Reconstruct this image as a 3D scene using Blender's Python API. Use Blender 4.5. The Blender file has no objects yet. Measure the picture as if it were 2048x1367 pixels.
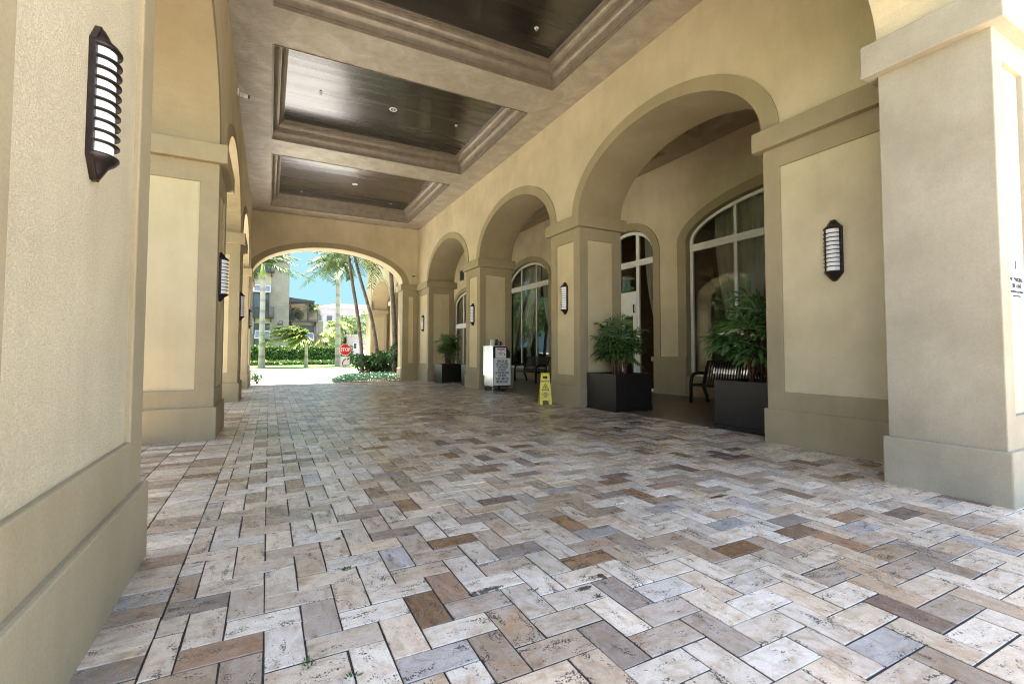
import bpy, bmesh, math, random
from mathutils import Vector, Matrix
R = math.radians
random.seed(7)
scene = bpy.context.scene
COL = scene.collection

# ------------------------------------------------------------------ helpers
class MB:
    """collects faces of one mesh object"""
    def __init__(self): self.v=[]; self.f=[]; self.m=[]; self.s=[]
    def face(self, pts, mi=0, sm=False):
        n=len(self.v); self.v+=[tuple(p) for p in pts]
        self.f.append(tuple(range(n,n+len(pts)))); self.m.append(mi); self.s.append(sm)
    def box(self,x0,x1,y0,y1,z0,z1,mi=0):
        n=len(self.v)
        self.v+=[(x0,y0,z0),(x1,y0,z0),(x1,y1,z0),(x0,y1,z0),(x0,y0,z1),(x1,y0,z1),(x1,y1,z1),(x0,y1,z1)]
        for q in ((3,2,1,0),(4,5,6,7),(0,1,5,4),(1,2,6,5),(2,3,7,6),(3,0,4,7)):
            self.f.append(tuple(n+i for i in q)); self.m.append(mi); self.s.append(False)
    def bar(self,p,q,w,h,mi=0,up=(0,0,1)):
        p=Vector(p); q=Vector(q); d=(q-p).normalized(); u=Vector(up)
        if abs(d.dot(u))>.98: u=Vector((1,0,0))
        s=d.cross(u).normalized()*(w/2); t=s.cross(d).normalized()*(h/2)
        n=len(self.v)
        for c in (p,q):
            for a,b in ((-1,-1),(1,-1),(1,1),(-1,1)): self.v.append(tuple(c+s*a+t*b))
        for k in ((3,2,1,0),(4,5,6,7),(0,1,5,4),(1,2,6,5),(2,3,7,6),(3,0,4,7)):
            self.f.append(tuple(n+i for i in k)); self.m.append(mi); self.s.append(False)
    def tube(self,pts,rad,n=8,mi=0,caps=True):
        pts=[Vector(p) for p in pts]
        if not hasattr(rad,'__len__'): rad=[rad]*len(pts)
        base=len(self.v); ref=None
        for i,p in enumerate(pts):
            d=(pts[min(i+1,len(pts)-1)]-pts[max(i-1,0)]).normalized()
            if ref is None: ref=Vector((1,0,0)) if abs(d.x)<.9 else Vector((0,1,0))
            a=(ref-d*ref.dot(d)).normalized(); b=d.cross(a); ref=a
            for k in range(n):
                t=2*math.pi*k/n
                self.v.append(tuple(p+(a*math.cos(t)+b*math.sin(t))*rad[i]))
        for i in range(len(pts)-1):
            for k in range(n):
                o=base+i*n; k2=(k+1)%n
                self.f.append((o+k,o+k2,o+n+k2,o+n+k)); self.m.append(mi); self.s.append(True)
        if caps:
            self.f.append(tuple(base+k for k in range(n))[::-1]); self.m.append(mi); self.s.append(False)
            o=base+(len(pts)-1)*n
            self.f.append(tuple(o+k for k in range(n))); self.m.append(mi); self.s.append(False)
    def prism(self,poly,fn,w0,w1,mi=0,smooth=False):
        """extrude polygon (list of (a,b)) between w0 and w1; fn(a,b,w)->xyz"""
        n=len(self.v); k=len(poly)
        self.v+=[tuple(fn(a,b,w0)) for a,b in poly]+[tuple(fn(a,b,w1)) for a,b in poly]
        self.f.append(tuple(range(n+k-1,n-1,-1))); self.m.append(mi); self.s.append(False)
        self.f.append(tuple(range(n+k,n+2*k))); self.m.append(mi); self.s.append(False)
        for i in range(k):
            j=(i+1)%k
            self.f.append((n+i,n+j,n+k+j,n+k+i)); self.m.append(mi); self.s.append(smooth)
    def lathe(self,prof,n=20,mi=0,fn=lambda p:p,a0=0.,a1=2*math.pi):
        base=len(self.v); full=abs(a1-a0-2*math.pi)<1e-6; cols=n if full else n+1
        for r,z in prof:
            for k in range(cols):
                t=a0+(a1-a0)*k/n
                self.v.append(tuple(fn((r*math.cos(t),r*math.sin(t),z))))
        for i in range(len(prof)-1):
            for k in range(n):
                k2=(k+1)%cols
                a=base+i*cols
                self.f.append((a+k,a+k2,a+cols+k2,a+cols+k)); self.m.append(mi); self.s.append(True)
    def sphere(self,c,r,mi=0,n=12,sz=1.):
        prof=[(max(r*math.sin(math.pi*i/8),1e-4),-r*math.cos(math.pi*i/8)*sz) for i in range(9)]
        self.lathe(prof,n,mi,lambda p:(p[0]+c[0],p[1]+c[1],p[2]+c[2]))
    def text(self,s,size,mat,mi=0,bold=0.,sx=1.,sp=1.,depth=0.0015):
        cu=bpy.data.curves.new('lettering','FONT'); cu.body=s; cu.size=size; cu.align_x='CENTER'; cu.align_y='CENTER'
        cu.offset=bold; cu.extrude=depth; cu.space_character=sp; cu.resolution_u=3
        o=bpy.data.objects.new('lettering',cu); COL.objects.link(o)
        me=bpy.data.meshes.new_from_object(o.evaluated_get(bpy.context.evaluated_depsgraph_get()))
        n=len(self.v); S=Matrix.Diagonal((sx,1,1,1))
        self.v+=[tuple(mat@(S@v.co)) for v in me.vertices]
        for p in me.polygons:
            self.f.append(tuple(n+i for i in p.vertices)); self.m.append(mi); self.s.append(False)
        bpy.data.objects.remove(o); bpy.data.meshes.remove(me); bpy.data.curves.remove(cu)
    def build(self,name,mats,parent=None,loc=(0,0,0),rz=0,bevel=0.,seg=2,merge=False):
        me=bpy.data.meshes.new(name); me.from_pydata(self.v,[],self.f)
        if not isinstance(mats,(list,tuple)): mats=[mats]
        for m in mats: me.materials.append(m)
        me.polygons.foreach_set('material_index',self.m); me.polygons.foreach_set('use_smooth',self.s)
        if bevel or merge:
            bm=bmesh.new(); bm.from_mesh(me); bmesh.ops.remove_doubles(bm,verts=bm.verts,dist=1e-4)
            bmesh.ops.recalc_face_normals(bm,faces=bm.faces); bm.to_mesh(me); bm.free()
        me.update()
        o=bpy.data.objects.new(name,me); COL.objects.link(o); o.location=loc; o.rotation_euler.z=rz
        if parent is not None: o.parent=parent
        if bevel:
            b=o.modifiers.new('edge','BEVEL'); b.width=bevel; b.segments=seg; b.limit_method='ANGLE'; b.angle_limit=R(40)
        return o

def tag(o,label=None,cat=None,group=None,kind=None):
    if label: o['label']=label
    if cat: o['category']=cat
    if group: o['group']=group
    if kind: o['kind']=kind
    return o
def thing(name,label,cat,loc=(0,0,0),rz=0,group=None):
    o=bpy.data.objects.new(name,None); COL.objects.link(o); o.empty_display_size=.1
    o.location=loc; o.rotation_euler.z=rz
    return tag(o,label,cat,group)
def copy_tree(o,parent=None):
    c=o.copy(); COL.objects.link(c)
    if parent is not None: c.parent=parent
    for ch in list(o.children): copy_tree(ch,c)
    return c
def dup(o,label,loc,rz=None,sc=None):
    c=copy_tree(o); c['label']=label; c.location=loc
    if rz is not None: c.rotation_euler.z=rz
    if sc: c.scale=(sc,)*3
    return c

# ------------------------------------------------------------------ materials
def nodes(name):
    m=bpy.data.materials.new(name); m.use_nodes=True
    return m,m.node_tree,m.node_tree.nodes['Principled BSDF']
def N(t,kind,**kw):
    n=t.nodes.new(kind)
    for k,v in kw.items():
        if k in n.inputs: n.inputs[k].default_value=v
        else: setattr(n,k,v)
    return n
def L(t,a,b): t.links.new(a,b)
def ramp(t,fac,stops):
    n=t.nodes.new('ShaderNodeValToRGB'); e=n.color_ramp.elements
    while len(e)<len(stops): e.new(.5)
    for i,(p,c) in enumerate(stops):
        e[i].position=p; e[i].color=(*c,1) if len(c)==3 else c
    L(t,fac,n.inputs['Fac']); return n.outputs['Color']
def g(v): return (v,v,v)
def mix(t,fac,a,b,mode='MIX'):
    n=t.nodes.new('ShaderNodeMix'); n.data_type='RGBA'; n.blend_type=mode
    if isinstance(fac,(int,float)): n.inputs[0].default_value=fac
    else: L(t,fac,n.inputs[0])
    for s,i in ((a,6),(b,7)):
        if isinstance(s,(tuple,list)): n.inputs[i].default_value=(*s,1) if len(s)==3 else s
        else: L(t,s,n.inputs[i])
    return n.outputs[2]
def plain(name,col,rough=.5,metal=0.,var=.12,scale=6.,bump=0.,bscale=80.,spec=.5,emit=None,estr=0.):
    m,t,b=nodes(name); tc=N(t,'ShaderNodeTexCoord')
    n=N(t,'ShaderNodeTexNoise',Scale=scale,Detail=5.); L(t,tc.outputs['Object'],n.inputs['Vector'])
    c=ramp(t,n.outputs['Fac'],[(.3,tuple(x*(1-var) for x in col)),(.7,tuple(min(1,x*(1+var)) for x in col))])
    L(t,c,b.inputs['Base Color']); b.inputs['Roughness'].default_value=rough; b.inputs['Metallic'].default_value=metal
    b.inputs['Specular IOR Level'].default_value=spec
    if bump:
        n2=N(t,'ShaderNodeTexNoise',Scale=bscale,Detail=3.); L(t,tc.outputs['Object'],n2.inputs['Vector'])
        bp=N(t,'ShaderNodeBump',Strength=bump,Distance=.01); L(t,n2.outputs['Fac'],bp.inputs['Height']); L(t,bp.outputs['Normal'],b.inputs['Normal'])
    if emit:
        b.inputs['Emission Color'].default_value=(*emit,1); b.inputs['Emission Strength'].default_value=estr
    return m
def stucco(name,col,coarse=40.,dist=.004,strength=.6,stain=.16,rough=.85,worm=False,streak=.07):
    m,t,b=nodes(name); tc=N(t,'ShaderNodeTexCoord')
    big=N(t,'ShaderNodeTexNoise',Scale=.9,Detail=6.,Roughness=.6); L(t,tc.outputs['Object'],big.inputs['Vector'])
    mp=N(t,'ShaderNodeMapping'); mp.inputs['Scale'].default_value=(4,4,.6); L(t,tc.outputs['Object'],mp.inputs['Vector'])
    st=N(t,'ShaderNodeTexNoise',Scale=1.,Detail=5.,Roughness=.65); L(t,mp.outputs['Vector'],st.inputs['Vector'])
    fine=N(t,'ShaderNodeTexNoise',Scale=90.,Detail=3.); L(t,tc.outputs['Object'],fine.inputs['Vector'])
    dk=tuple(x*(1-stain)*f for x,f in zip(col,(.98,.97,.93)))
    c=ramp(t,big.outputs['Fac'],[(.32,dk),(.62,col)])
    s2=ramp(t,st.outputs['Fac'],[(.50,g(1.)),(.74,(1-streak*.9,1-streak,1-streak*1.1))])
    c=mix(t,1.,c,s2,'MULTIPLY')
    f2=ramp(t,fine.outputs['Fac'],[(.3,g(.93)),(.7,g(1.05))])
    c=mix(t,1.,c,f2,'MULTIPLY')
    sm=N(t,'ShaderNodeMapping'); sm.inputs['Scale'].default_value=(2.2,2.2,1.3); L(t,tc.outputs['Object'],sm.inputs['Vector'])
    sn=N(t,'ShaderNodeTexNoise',Scale=2.6,Detail=9.,Roughness=.78,Distortion=.8); L(t,sm.outputs['Vector'],sn.inputs['Vector'])
    sf=ramp(t,sn.outputs['Fac'],[(.63,g(0)),(.70,g(.45))])
    c=mix(t,sf,c,tuple(x*.62 for x in col))
    L(t,c,b.inputs['Base Color']); b.inputs['Roughness'].default_value=rough; b.inputs['Specular IOR Level'].default_value=.25
    if worm:
        w=N(t,'ShaderNodeTexNoise',Scale=coarse,Detail=4.,Roughness=.55,Distortion=.9); L(t,tc.outputs['Object'],w.inputs['Vector'])
        h=ramp(t,w.outputs['Fac'],[(.36,g(0)),(.5,g(.8)),(.62,g(1))])
    else:
        w=N(t,'ShaderNodeTexNoise',Scale=coarse,Detail=6.,Roughness=.6); L(t,tc.outputs['Object'],w.inputs['Vector']); h=w.outputs['Fac']
    bp=N(t,'ShaderNodeBump',Strength=strength,Distance=dist); L(t,h,bp.inputs['Height']); L(t,bp.outputs['Normal'],b.inputs['Normal'])
    return m

M={}
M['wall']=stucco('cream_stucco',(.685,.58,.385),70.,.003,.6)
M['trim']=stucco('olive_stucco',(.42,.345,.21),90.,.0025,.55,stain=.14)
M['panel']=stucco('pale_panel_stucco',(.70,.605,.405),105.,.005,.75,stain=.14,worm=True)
M['panel_soft']=stucco('pale_panel_soft',(.72,.62,.40),95.,.003,.6,stain=.2)
M['panel_fine']=stucco('pale_panel_smooth',(.69,.585,.36),80.,.003,.6,stain=.12)
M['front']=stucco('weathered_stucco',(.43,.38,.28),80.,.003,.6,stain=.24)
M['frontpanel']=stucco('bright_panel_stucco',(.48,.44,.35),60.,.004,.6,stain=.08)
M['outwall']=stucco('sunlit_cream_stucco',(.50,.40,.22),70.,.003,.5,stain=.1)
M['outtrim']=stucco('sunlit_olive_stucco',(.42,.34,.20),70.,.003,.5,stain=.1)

def ceiling_mat():
    m,t,b=nodes('glazed_beam_paint'); tc=N(t,'ShaderNodeTexCoord')
    n=N(t,'ShaderNodeTexNoise',Scale=2.2,Detail=8.,Roughness=.68,Distortion=.6); L(t,tc.outputs['Object'],n.inputs['Vector'])
    n2=N(t,'ShaderNodeTexNoise',Scale=55.,Detail=4.); L(t,tc.outputs['Object'],n2.inputs['Vector'])
    c=ramp(t,n.outputs['Fac'],[(.3,(.34,.295,.22)),(.5,(.42,.37,.285)),(.7,(.53,.48,.39))])
    c=mix(t,.5,c,ramp(t,n2.outputs['Fac'],[(.3,g(.75)),(.7,g(1.15))]),'MULTIPLY')
    L(t,c,b.inputs['Base Color']); b.inputs['Metallic'].default_value=.12
    r=ramp(t,n.outputs['Fac'],[(.3,g(.52)),(.7,g(.36))]); L(t,r,b.inputs['Roughness'])
    mp=N(t,'ShaderNodeMapping'); mp.inputs['Scale'].default_value=(2.,5.,2.); L(t,tc.outputs['Object'],mp.inputs['Vector'])
    n3=N(t,'ShaderNodeTexNoise',Scale=3.,Detail=5.); L(t,mp.outputs['Vector'],n3.inputs['Vector'])
    bp=N(t,'ShaderNodeBump',Strength=.35,Distance=.03); L(t,n3.outputs['Fac'],bp.inputs['Height']); L(t,bp.outputs['Normal'],b.inputs['Normal'])
    return m
M['beam']=ceiling_mat()
def gloss_ceiling():
    m,t,b=nodes('dark_gloss_panel'); tc=N(t,'ShaderNodeTexCoord')
    mp=N(t,'ShaderNodeMapping'); mp.inputs['Scale'].default_value=(.25,5.5,1); L(t,tc.outputs['Object'],mp.inputs['Vector'])
    n=N(t,'ShaderNodeTexNoise',Scale=1.,Detail=3.); L(t,mp.outputs['Vector'],n.inputs['Vector'])
    n2=N(t,'ShaderNodeTexNoise',Scale=1.3,Detail=5.); L(t,tc.outputs['Object'],n2.inputs['Vector'])
    c=ramp(t,n2.outputs['Fac'],[(.3,(.014,.0115,.0095)),(.7,(.022,.018,.0145))]); L(t,c,b.inputs['Base Color'])
    r=ramp(t,n.outputs['Fac'],[(.35,g(.16)),(.65,g(.30))]); L(t,r,b.inputs['Roughness'])
    bp=N(t,'ShaderNodeBump',Strength=.25,Distance=.02); L(t,n.outputs['Fac'],bp.inputs['Height']); L(t,bp.outputs['Normal'],b.inputs['Normal'])
    b.inputs['Specular IOR Level'].default_value=1.; b.inputs['Coat Weight'].default_value=.35; b.inputs['Coat Roughness'].default_value=.12; b.inputs['Coat IOR'].default_value=1.8
    return m
M['ceilpanel']=gloss_ceiling()
M['gallerypaint']=plain('tan_gallery_ceiling_paint',(.42,.35,.23),.6,0,.1,2)
M['gallerypanel']=plain('umber_gallery_panel',(.10,.08,.055),.4,0,.15,1.5)
def moulding_mat():
    m,t,b=nodes('brown_glaze_moulding'); tc=N(t,'ShaderNodeTexCoord')
    n=N(t,'ShaderNodeTexNoise',Scale=5.,Detail=6.,Roughness=.6); L(t,tc.outputs['Object'],n.inputs['Vector'])
    c=ramp(t,n.outputs['Fac'],[(.3,(.21,.175,.125)),(.7,(.31,.265,.195))]); L(t,c,b.inputs['Base Color'])
    b.inputs['Roughness'].default_value=.42; b.inputs['Metallic'].default_value=.3
    return m
M['mould']=moulding_mat()

STAINS=((1.02,2.21,.10,.03),(.93,2.20,.035,.03),(1.62,2.06,.03,.06),(1.46,2.0,.07,.025),(3.35,2.72,.16,.03),(.42,3.25,.03,.04),(2.6,4.4,.05,.05),(.22,4.9,.04,.04))
def paver_mat():
    m,t,b=nodes('travertine_pavers'); tc=N(t,'ShaderNodeTexCoord')
    ac=N(t,'ShaderNodeAttribute',attribute_name='pcol'); ar=N(t,'ShaderNodeAttribute',attribute_name='prnd')
    sep=N(t,'ShaderNodeSeparateColor'); L(t,ar.outputs['Color'],sep.inputs[0])
    sx=N(t,'ShaderNodeSeparateXYZ'); L(t,tc.outputs['Object'],sx.inputs[0])
    def mth(op,a,b_):
        n=N(t,'ShaderNodeMath',operation=op)
        for i,s in enumerate((a,b_)):
            if isinstance(s,(int,float)): n.inputs[i].default_value=s
            else: L(t,s,n.inputs[i])
        return n.outputs[0]
    # along-grain coordinate: orientation b=1 -> long side along x
    o=sep.outputs[2]; inv=mth('SUBTRACT',1.,o)
    u=mth('ADD',mth('MULTIPLY',sx.outputs[0],o),mth('MULTIPLY',sx.outputs[1],inv))
    v=mth('ADD',mth('MULTIPLY',sx.outputs[1],o),mth('MULTIPLY',sx.outputs[0],inv))
    cb=N(t,'ShaderNodeCombineXYZ'); L(t,mth('ADD',u,mth('MULTIPLY',sep.outputs[0],57.)),cb.inputs[0]); L(t,mth('ADD',v,mth('MULTIPLY',sep.outputs[1],43.)),cb.inputs[1]); L(t,mth('MULTIPLY',sep.outputs[1],9.),cb.inputs[2])
    P=cb.outputs[0]
    cl=N(t,'ShaderNodeTexNoise',Scale=11.,Detail=8.,Roughness=.68,Distortion=.6); L(t,P,cl.inputs['Vector'])
    mp=N(t,'ShaderNodeMapping'); mp.inputs['Scale'].default_value=(4.,11.,1.); L(t,P,mp.inputs['Vector'])
    vn=N(t,'ShaderNodeTexNoise',Scale=1.6,Detail=6.,Roughness=.6,Distortion=1.2); L(t,mp.outputs['Vector'],vn.inputs['Vector'])
    c=ac.outputs['Color']
    c=mix(t,1.,c,ramp(t,cl.outputs['Fac'],[(.28,(.60,.52,.44)),(.40,(.85,.80,.74)),(.52,g(1.)),(.72,(1.13,1.13,1.13))]),'MULTIPLY')
    c=mix(t,.55,c,ramp(t,vn.outputs['Fac'],[(.34,(.70,.63,.55)),(.52,g(1.)),(.75,(1.10,1.09,1.08))]),'MULTIPLY')
    # rust blotches
    rs=N(t,'ShaderNodeTexNoise',Scale=4.5,Detail=5.,Roughness=.6); mp2=N(t,'ShaderNodeMapping'); mp2.inputs['Location'].default_value=(13,5,2); L(t,P,mp2.inputs['Vector']); L(t,mp2.outputs['Vector'],rs.inputs['Vector'])
    rf=ramp(t,rs.outputs['Fac'],[(.58,g(0)),(.72,g(.6))])
    c=mix(t,rf,c,(.42,.22,.09))
    # pits
    n3=N(t,'ShaderNodeTexNoise',Scale=120.,Detail=3.,Roughness=.6); L(t,P,n3.inputs['Vector'])
    n4=N(t,'ShaderNodeTexNoise',Scale=8.,Detail=3.); mp3=N(t,'ShaderNodeMapping'); mp3.inputs['Location'].default_value=(3,31,7); mp3.inputs['Scale'].default_value=(1.,2.6,1); L(t,P,mp3.inputs['Vector']); L(t,mp3.outputs['Vector'],n4.inputs['Vector'])
    pt=mth('ADD',mth('MULTIPLY',n3.outputs['Fac'],n4.outputs['Fac']),mth('MULTIPLY',sep.outputs[1],.03))
    pf=ramp(t,pt,[(.346,g(0)),(.378,g(1))])
    c=mix(t,mth('MULTIPLY',pf,.85),c,(.035,.030,.026))
    # fine grain
    n5=N(t,'ShaderNodeTexNoise',Scale=160.,Detail=2.); L(t,P,n5.inputs['Vector'])
    c=mix(t,.7,c,ramp(t,n5.outputs['Fac'],[(.3,g(.86)),(.7,g(1.1))]),'MULTIPLY')
    # broad wear
    wn=N(t,'ShaderNodeTexNoise',Scale=.55,Detail=4.); L(t,tc.outputs['Object'],wn.inputs['Vector'])
    c=mix(t,1.,c,ramp(t,wn.outputs['Fac'],[(.33,(.78,.73,.67)),(.52,g(1.03))]),'MULTIPLY')
    # old tar and oil marks
    mk=None
    for (x,y,rx,ry) in STAINS:
        mm=N(t,'ShaderNodeMapping',vector_type='POINT'); mm.inputs['Location'].default_value=(-x/rx,-y/ry,0); mm.inputs['Scale'].default_value=(1/rx,1/ry,0); L(t,tc.outputs['Object'],mm.inputs['Vector'])
        ln=N(t,'ShaderNodeVectorMath',operation='LENGTH'); L(t,mm.outputs['Vector'],ln.inputs[0])
        v=mth('SUBTRACT',1.15,ln.outputs['Value']); mk=v if mk is None else mth('MAXIMUM',mk,v)
    tn=N(t,'ShaderNodeTexNoise',Scale=38.,Detail=5.,Roughness=.7); L(t,tc.outputs['Object'],tn.inputs['Vector'])
    sfac=ramp(t,mth('ADD',mk,mth('MULTIPLY',mth('SUBTRACT',tn.outputs['Fac'],.5),2.4)),[(.42,g(0)),(.55,g(.9))])
    c=mix(t,sfac,c,(.03,.028,.03))
    L(t,c,b.inputs['Base Color'])
    wr=ramp(t,wn.outputs['Fac'],[(.3,g(.17)),(.65,g(.34))])
    L(t,mix(t,.5,wr,ramp(t,cl.outputs['Fac'],[(.3,g(.42)),(.7,g(.18))])),b.inputs['Roughness'])
    h=mix(t,.55,cl.outputs['Fac'],n5.outputs['Fac']); h=mix(t,pf,h,g(0.))
    bp=N(t,'ShaderNodeBump',Strength=.55,Distance=.004); L(t,h,bp.inputs['Height']); L(t,bp.outputs['Normal'],b.inputs['Normal'])
    b.inputs['Specular IOR Level'].default_value=.5
    return m
M['paver']=paver_mat()
M['joint']=plain('dark_joint',(.034,.031,.027),.9,0,.4,40)
M['tilefloor']=plain('brown_gallery_concrete',(.16,.12,.075),.34,0,.28,2.2,.12,30)
M['bronze']=plain('bronze_metal',(.05,.038,.034),.38,.75,.3,14,.1,60)
M['opal']=plain('opal_glass',(.88,.88,.86),.22,0,.02,3,emit=(1.,.98,.93),estr=.012)
M['white']=plain('white_paint',(.84,.83,.79),.4,0,.05,5)
M['whitemetal']=plain('white_enamel',(.88,.88,.87),.25,0,.05,2.5)
M['steel']=plain('brushed_steel',(.62,.62,.60),.22,.85,.08,3)
M['black']=plain('black_plastic',(.02,.02,.021),.4,0,.2,8)
M['planter']=plain('dark_brown_fibreglass',(.022,.017,.014),.36,0,.18,4,.06,25,.35)
M['soil']=plain('dark_soil',(.045,.03,.02),.95,0,.5,30,.8,60)
M['yellow']=plain('yellow_plastic',(.88,.68,.012),.35,0,.06,5)
M['red']=plain('red_paint',(.62,.025,.02),.4,0,.06,5)
M['paper']=plain('white_paper',(.88,.88,.86),.6,0,.03,8)
M['ink']=plain('black_ink',(.012,.012,.012),.5,0,.1,8)
M['signgrey']=plain('pale_sign_face',(.70,.72,.69),.4,0,.06,7)
M['galv']=plain('galvanised_post',(.36,.37,.36),.4,.7,.15,9)
M['benchmetal']=plain('dark_bench_metal',(.030,.020,.017),.38,.3,.2,8)
def leafmat(name,a,b_,rough=.42,scale=2.5,trans=.25):
    m,t,b=nodes(name); tc=N(t,'ShaderNodeTexCoord'); oi=N(t,'ShaderNodeNewGeometry')
    n=N(t,'ShaderNodeTexNoise',Scale=scale,Detail=4.); L(t,tc.outputs['Object'],n.inputs['Vector'])
    c=ramp(t,oi.outputs['Random Per Island'],[(0.,a),(.55,tuple((x+y)/2 for x,y in zip(a,b_))),(1.,b_)])
    c=mix(t,.6,c,ramp(t,n.outputs['Fac'],[(.3,g(.6)),(.7,g(1.25))]),'MULTIPLY')
    L(t,c,b.inputs['Base Color']); b.inputs['Roughness'].default_value=rough
    tr=N(t,'ShaderNodeBsdfTranslucent'); L(t,c,tr.inputs['Color'])
    ms=N(t,'ShaderNodeMixShader'); ms.inputs[0].default_value=trans
    L(t,b.outputs[0],ms.inputs[1]); L(t,tr.outputs[0],ms.inputs[2])
    L(t,ms.outputs[0],t.nodes['Material Output'].inputs['Surface'])
    return m
M['rhapis']=leafmat('dark_fan_leaf',(.05,.115,.028),(.17,.28,.08),.30)
M['cane']=plain('fibrous_cane',(.15,.075,.04),.8,0,.6,22,.6,40)
M['frond']=leafmat('palm_frond',(.035,.07,.018),(.10,.14,.04),.55)
M['frondsun']=leafmat('yellow_green_frond',(.12,.21,.035),(.30,.34,.07),.4)
M['hedge']=leafmat('hedge_leaf',(.035,.085,.015),(.17,.24,.05),.4,1.2)
M['shrub']=leafmat('shrub_leaf',(.025,.08,.02),(.08,.17,.04),.35,1.5)
M['groundcover']=leafmat('bluish_ground_cover_leaf',(.03,.085,.05),(.07,.15,.08),.35,2.)
M['treeleaf']=leafmat('tree_leaf',(.05,.10,.02),(.20,.26,.07),.45,.8)
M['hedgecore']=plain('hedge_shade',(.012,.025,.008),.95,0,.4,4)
M['crownshaft']=plain('green_crownshaft',(.22,.30,.07),.4,0,.15,3)
M['palmtrunk']=None
def trunkmat(name,c0,c1,rings):
    m,t,b=nodes(name); tc=N(t,'ShaderNodeTexCoord')
    w=N(t,'ShaderNodeTexWave',Scale=rings,Distortion=1.5,Detail=2.); w.bands_direction='Z'; L(t,tc.outputs['Object'],w.inputs['Vector'])
    n=N(t,'ShaderNodeTexNoise',Scale=3.,Detail=6.); L(t,tc.outputs['Object'],n.inputs['Vector'])
    c=ramp(t,n.outputs['Fac'],[(.3,c0),(.7,c1)])
    c=mix(t,.7,c,ramp(t,w.outputs['Fac'],[(.05,g(.55)),(.3,g(1))]),'MULTIPLY')
    L(t,c,b.inputs['Base Color']); b.inputs['Roughness'].default_value=.85
    bp=N(t,'ShaderNodeBump',Strength=.6,Distance=.02); L(t,w.outputs['Fac'],bp.inputs['Height']); L(t,bp.outputs['Normal'],b.inputs['Normal'])
    return m
M['palmtrunk']=trunkmat('pale_palm_trunk',(.36,.31,.25),(.48,.42,.35),.35)
M['ringtrunk']=trunkmat('ringed_palm_trunk',(.11,.085,.06),(.24,.20,.15),2.6)
M['bark']=plain('brown_bark',(.12,.09,.065),.9,0,.35,9,.6,25)
def glassmat():
    m,t,b=nodes('window_glass'); t.nodes.remove(b)
    tr=N(t,'ShaderNodeBsdfTransparent'); tr.inputs['Color'].default_value=(.90,.92,.89,1)
    gl=N(t,'ShaderNodeBsdfGlossy'); gl.inputs['Roughness'].default_value=0.; gl.inputs['Color'].default_value=(.9,.95,.92,1)
    fr=N(t,'ShaderNodeFresnel',IOR=1.75); ms=N(t,'ShaderNodeMixShader')
    L(t,fr.outputs[0],ms.inputs[0]); L(t,tr.outputs[0],ms.inputs[1]); L(t,gl.outputs[0],ms.inputs[2])
    L(t,ms.outputs[0],t.nodes['Material Output'].inputs['Surface']); return m
M['glass']=glassmat()
M['curtain']=leafmat('sheer_curtain',(.80,.79,.70),(.80,.79,.70),.8,1.,.45)
M['lobby']=plain('brown_lobby_wall',(.25,.205,.15),.6,0,.2,1.5)
M['lobbyfloor']=plain('lobby_stone_floor',(.30,.24,.18),.2,0,.2,2)
M['orange']=plain('orange_leather',(.55,.15,.02),.5,0,.12,6)
M['concrete']=plain('pale_concrete',(.46,.44,.41),.8,0,.10,.6,.2,40)
M['road']=plain('pale_paver_road',(.36,.34,.325),.8,0,.10,1.2,.2,30)
M['bounce_ground']=plain('pale_bounce_paving',(.72,.68,.62),.8,0,.08,1.2,.2,30)
M['kerb']=plain('kerb_concrete',(.40,.33,.27),.8,0,.12,3)
M['lawn']=plain('lawn_grass',(.10,.19,.035),.9,0,.3,3.,.8,60)
M['mulch']=plain('brown_mulch',(.14,.075,.05),.95,0,.4,20,.6,40)
M['farstone']=stucco('beige_limestone',(.30,.245,.20),6.,.01,.3,stain=.2)
M['farbeige']=plain('warm_beige_infill',(.42,.34,.22),.8,0,.08,2)
M['farwhite']=plain('white_apartment_render',(.27,.265,.26),.8,0,.06,.4)
M['fargrey']=plain('grey_gatehouse_render',(.32,.29,.28),.8,0,.1,1)
M['darkmetal']=plain('dark_grey_metal',(.05,.045,.048),.5,.2,.2,6)
M['awning']=plain('grey_louvre_awning',(.30,.29,.30),.5,0,.15,8)
M['farglass']=plain('dark_window_glass',(.035,.05,.055),.08,0,.3,1.)
M['shutter']=plain('slate_shutter',(.045,.05,.06),.5,0,.2,9)
M['roofwhite']=plain('pale_roof_tile',(.33,.30,.28),.8,0,.1,1)
M['carblue']=plain('blue_car_paint',(.05,.09,.19),.25,.3,.05,3)
M['skin']=plain('warm_skin',(.50,.28,.20),.6,0,.05,5)
M['hair']=plain('reddish_brown_hair',(.16,.045,.02),.6,0,.3,30)
M['shirt']=plain('dark_red_shirt',(.28,.06,.05),.8,0,.1,9)
M['emitwarm']=plain('warm_bulb',(.9,.7,.4),.4,0,.02,3,emit=(1.,.66,.36),estr=18.)

# ------------------------------------------------------------------ levels of the place
XR,XL=6.03,-.69            # corridor faces of the two arcades
TH=1.17                    # pier and arcade thickness
Y0,Y1=1.48,21.75           # outer faces of the end walls
YI0,YI1=2.28,20.95         # inner faces of the end walls
ZC=6.80; ZCAP0,ZCAP1=3.965,4.235; LCAP0,LCAP1=3.82,4.08; ZB=.45
XF=10.25                   # lobby facade
GZ=-.13                    # ground outside
def floor_z(x,y): return -.115*max(0.,min(1.,(y-12)/9.))**2

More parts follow.
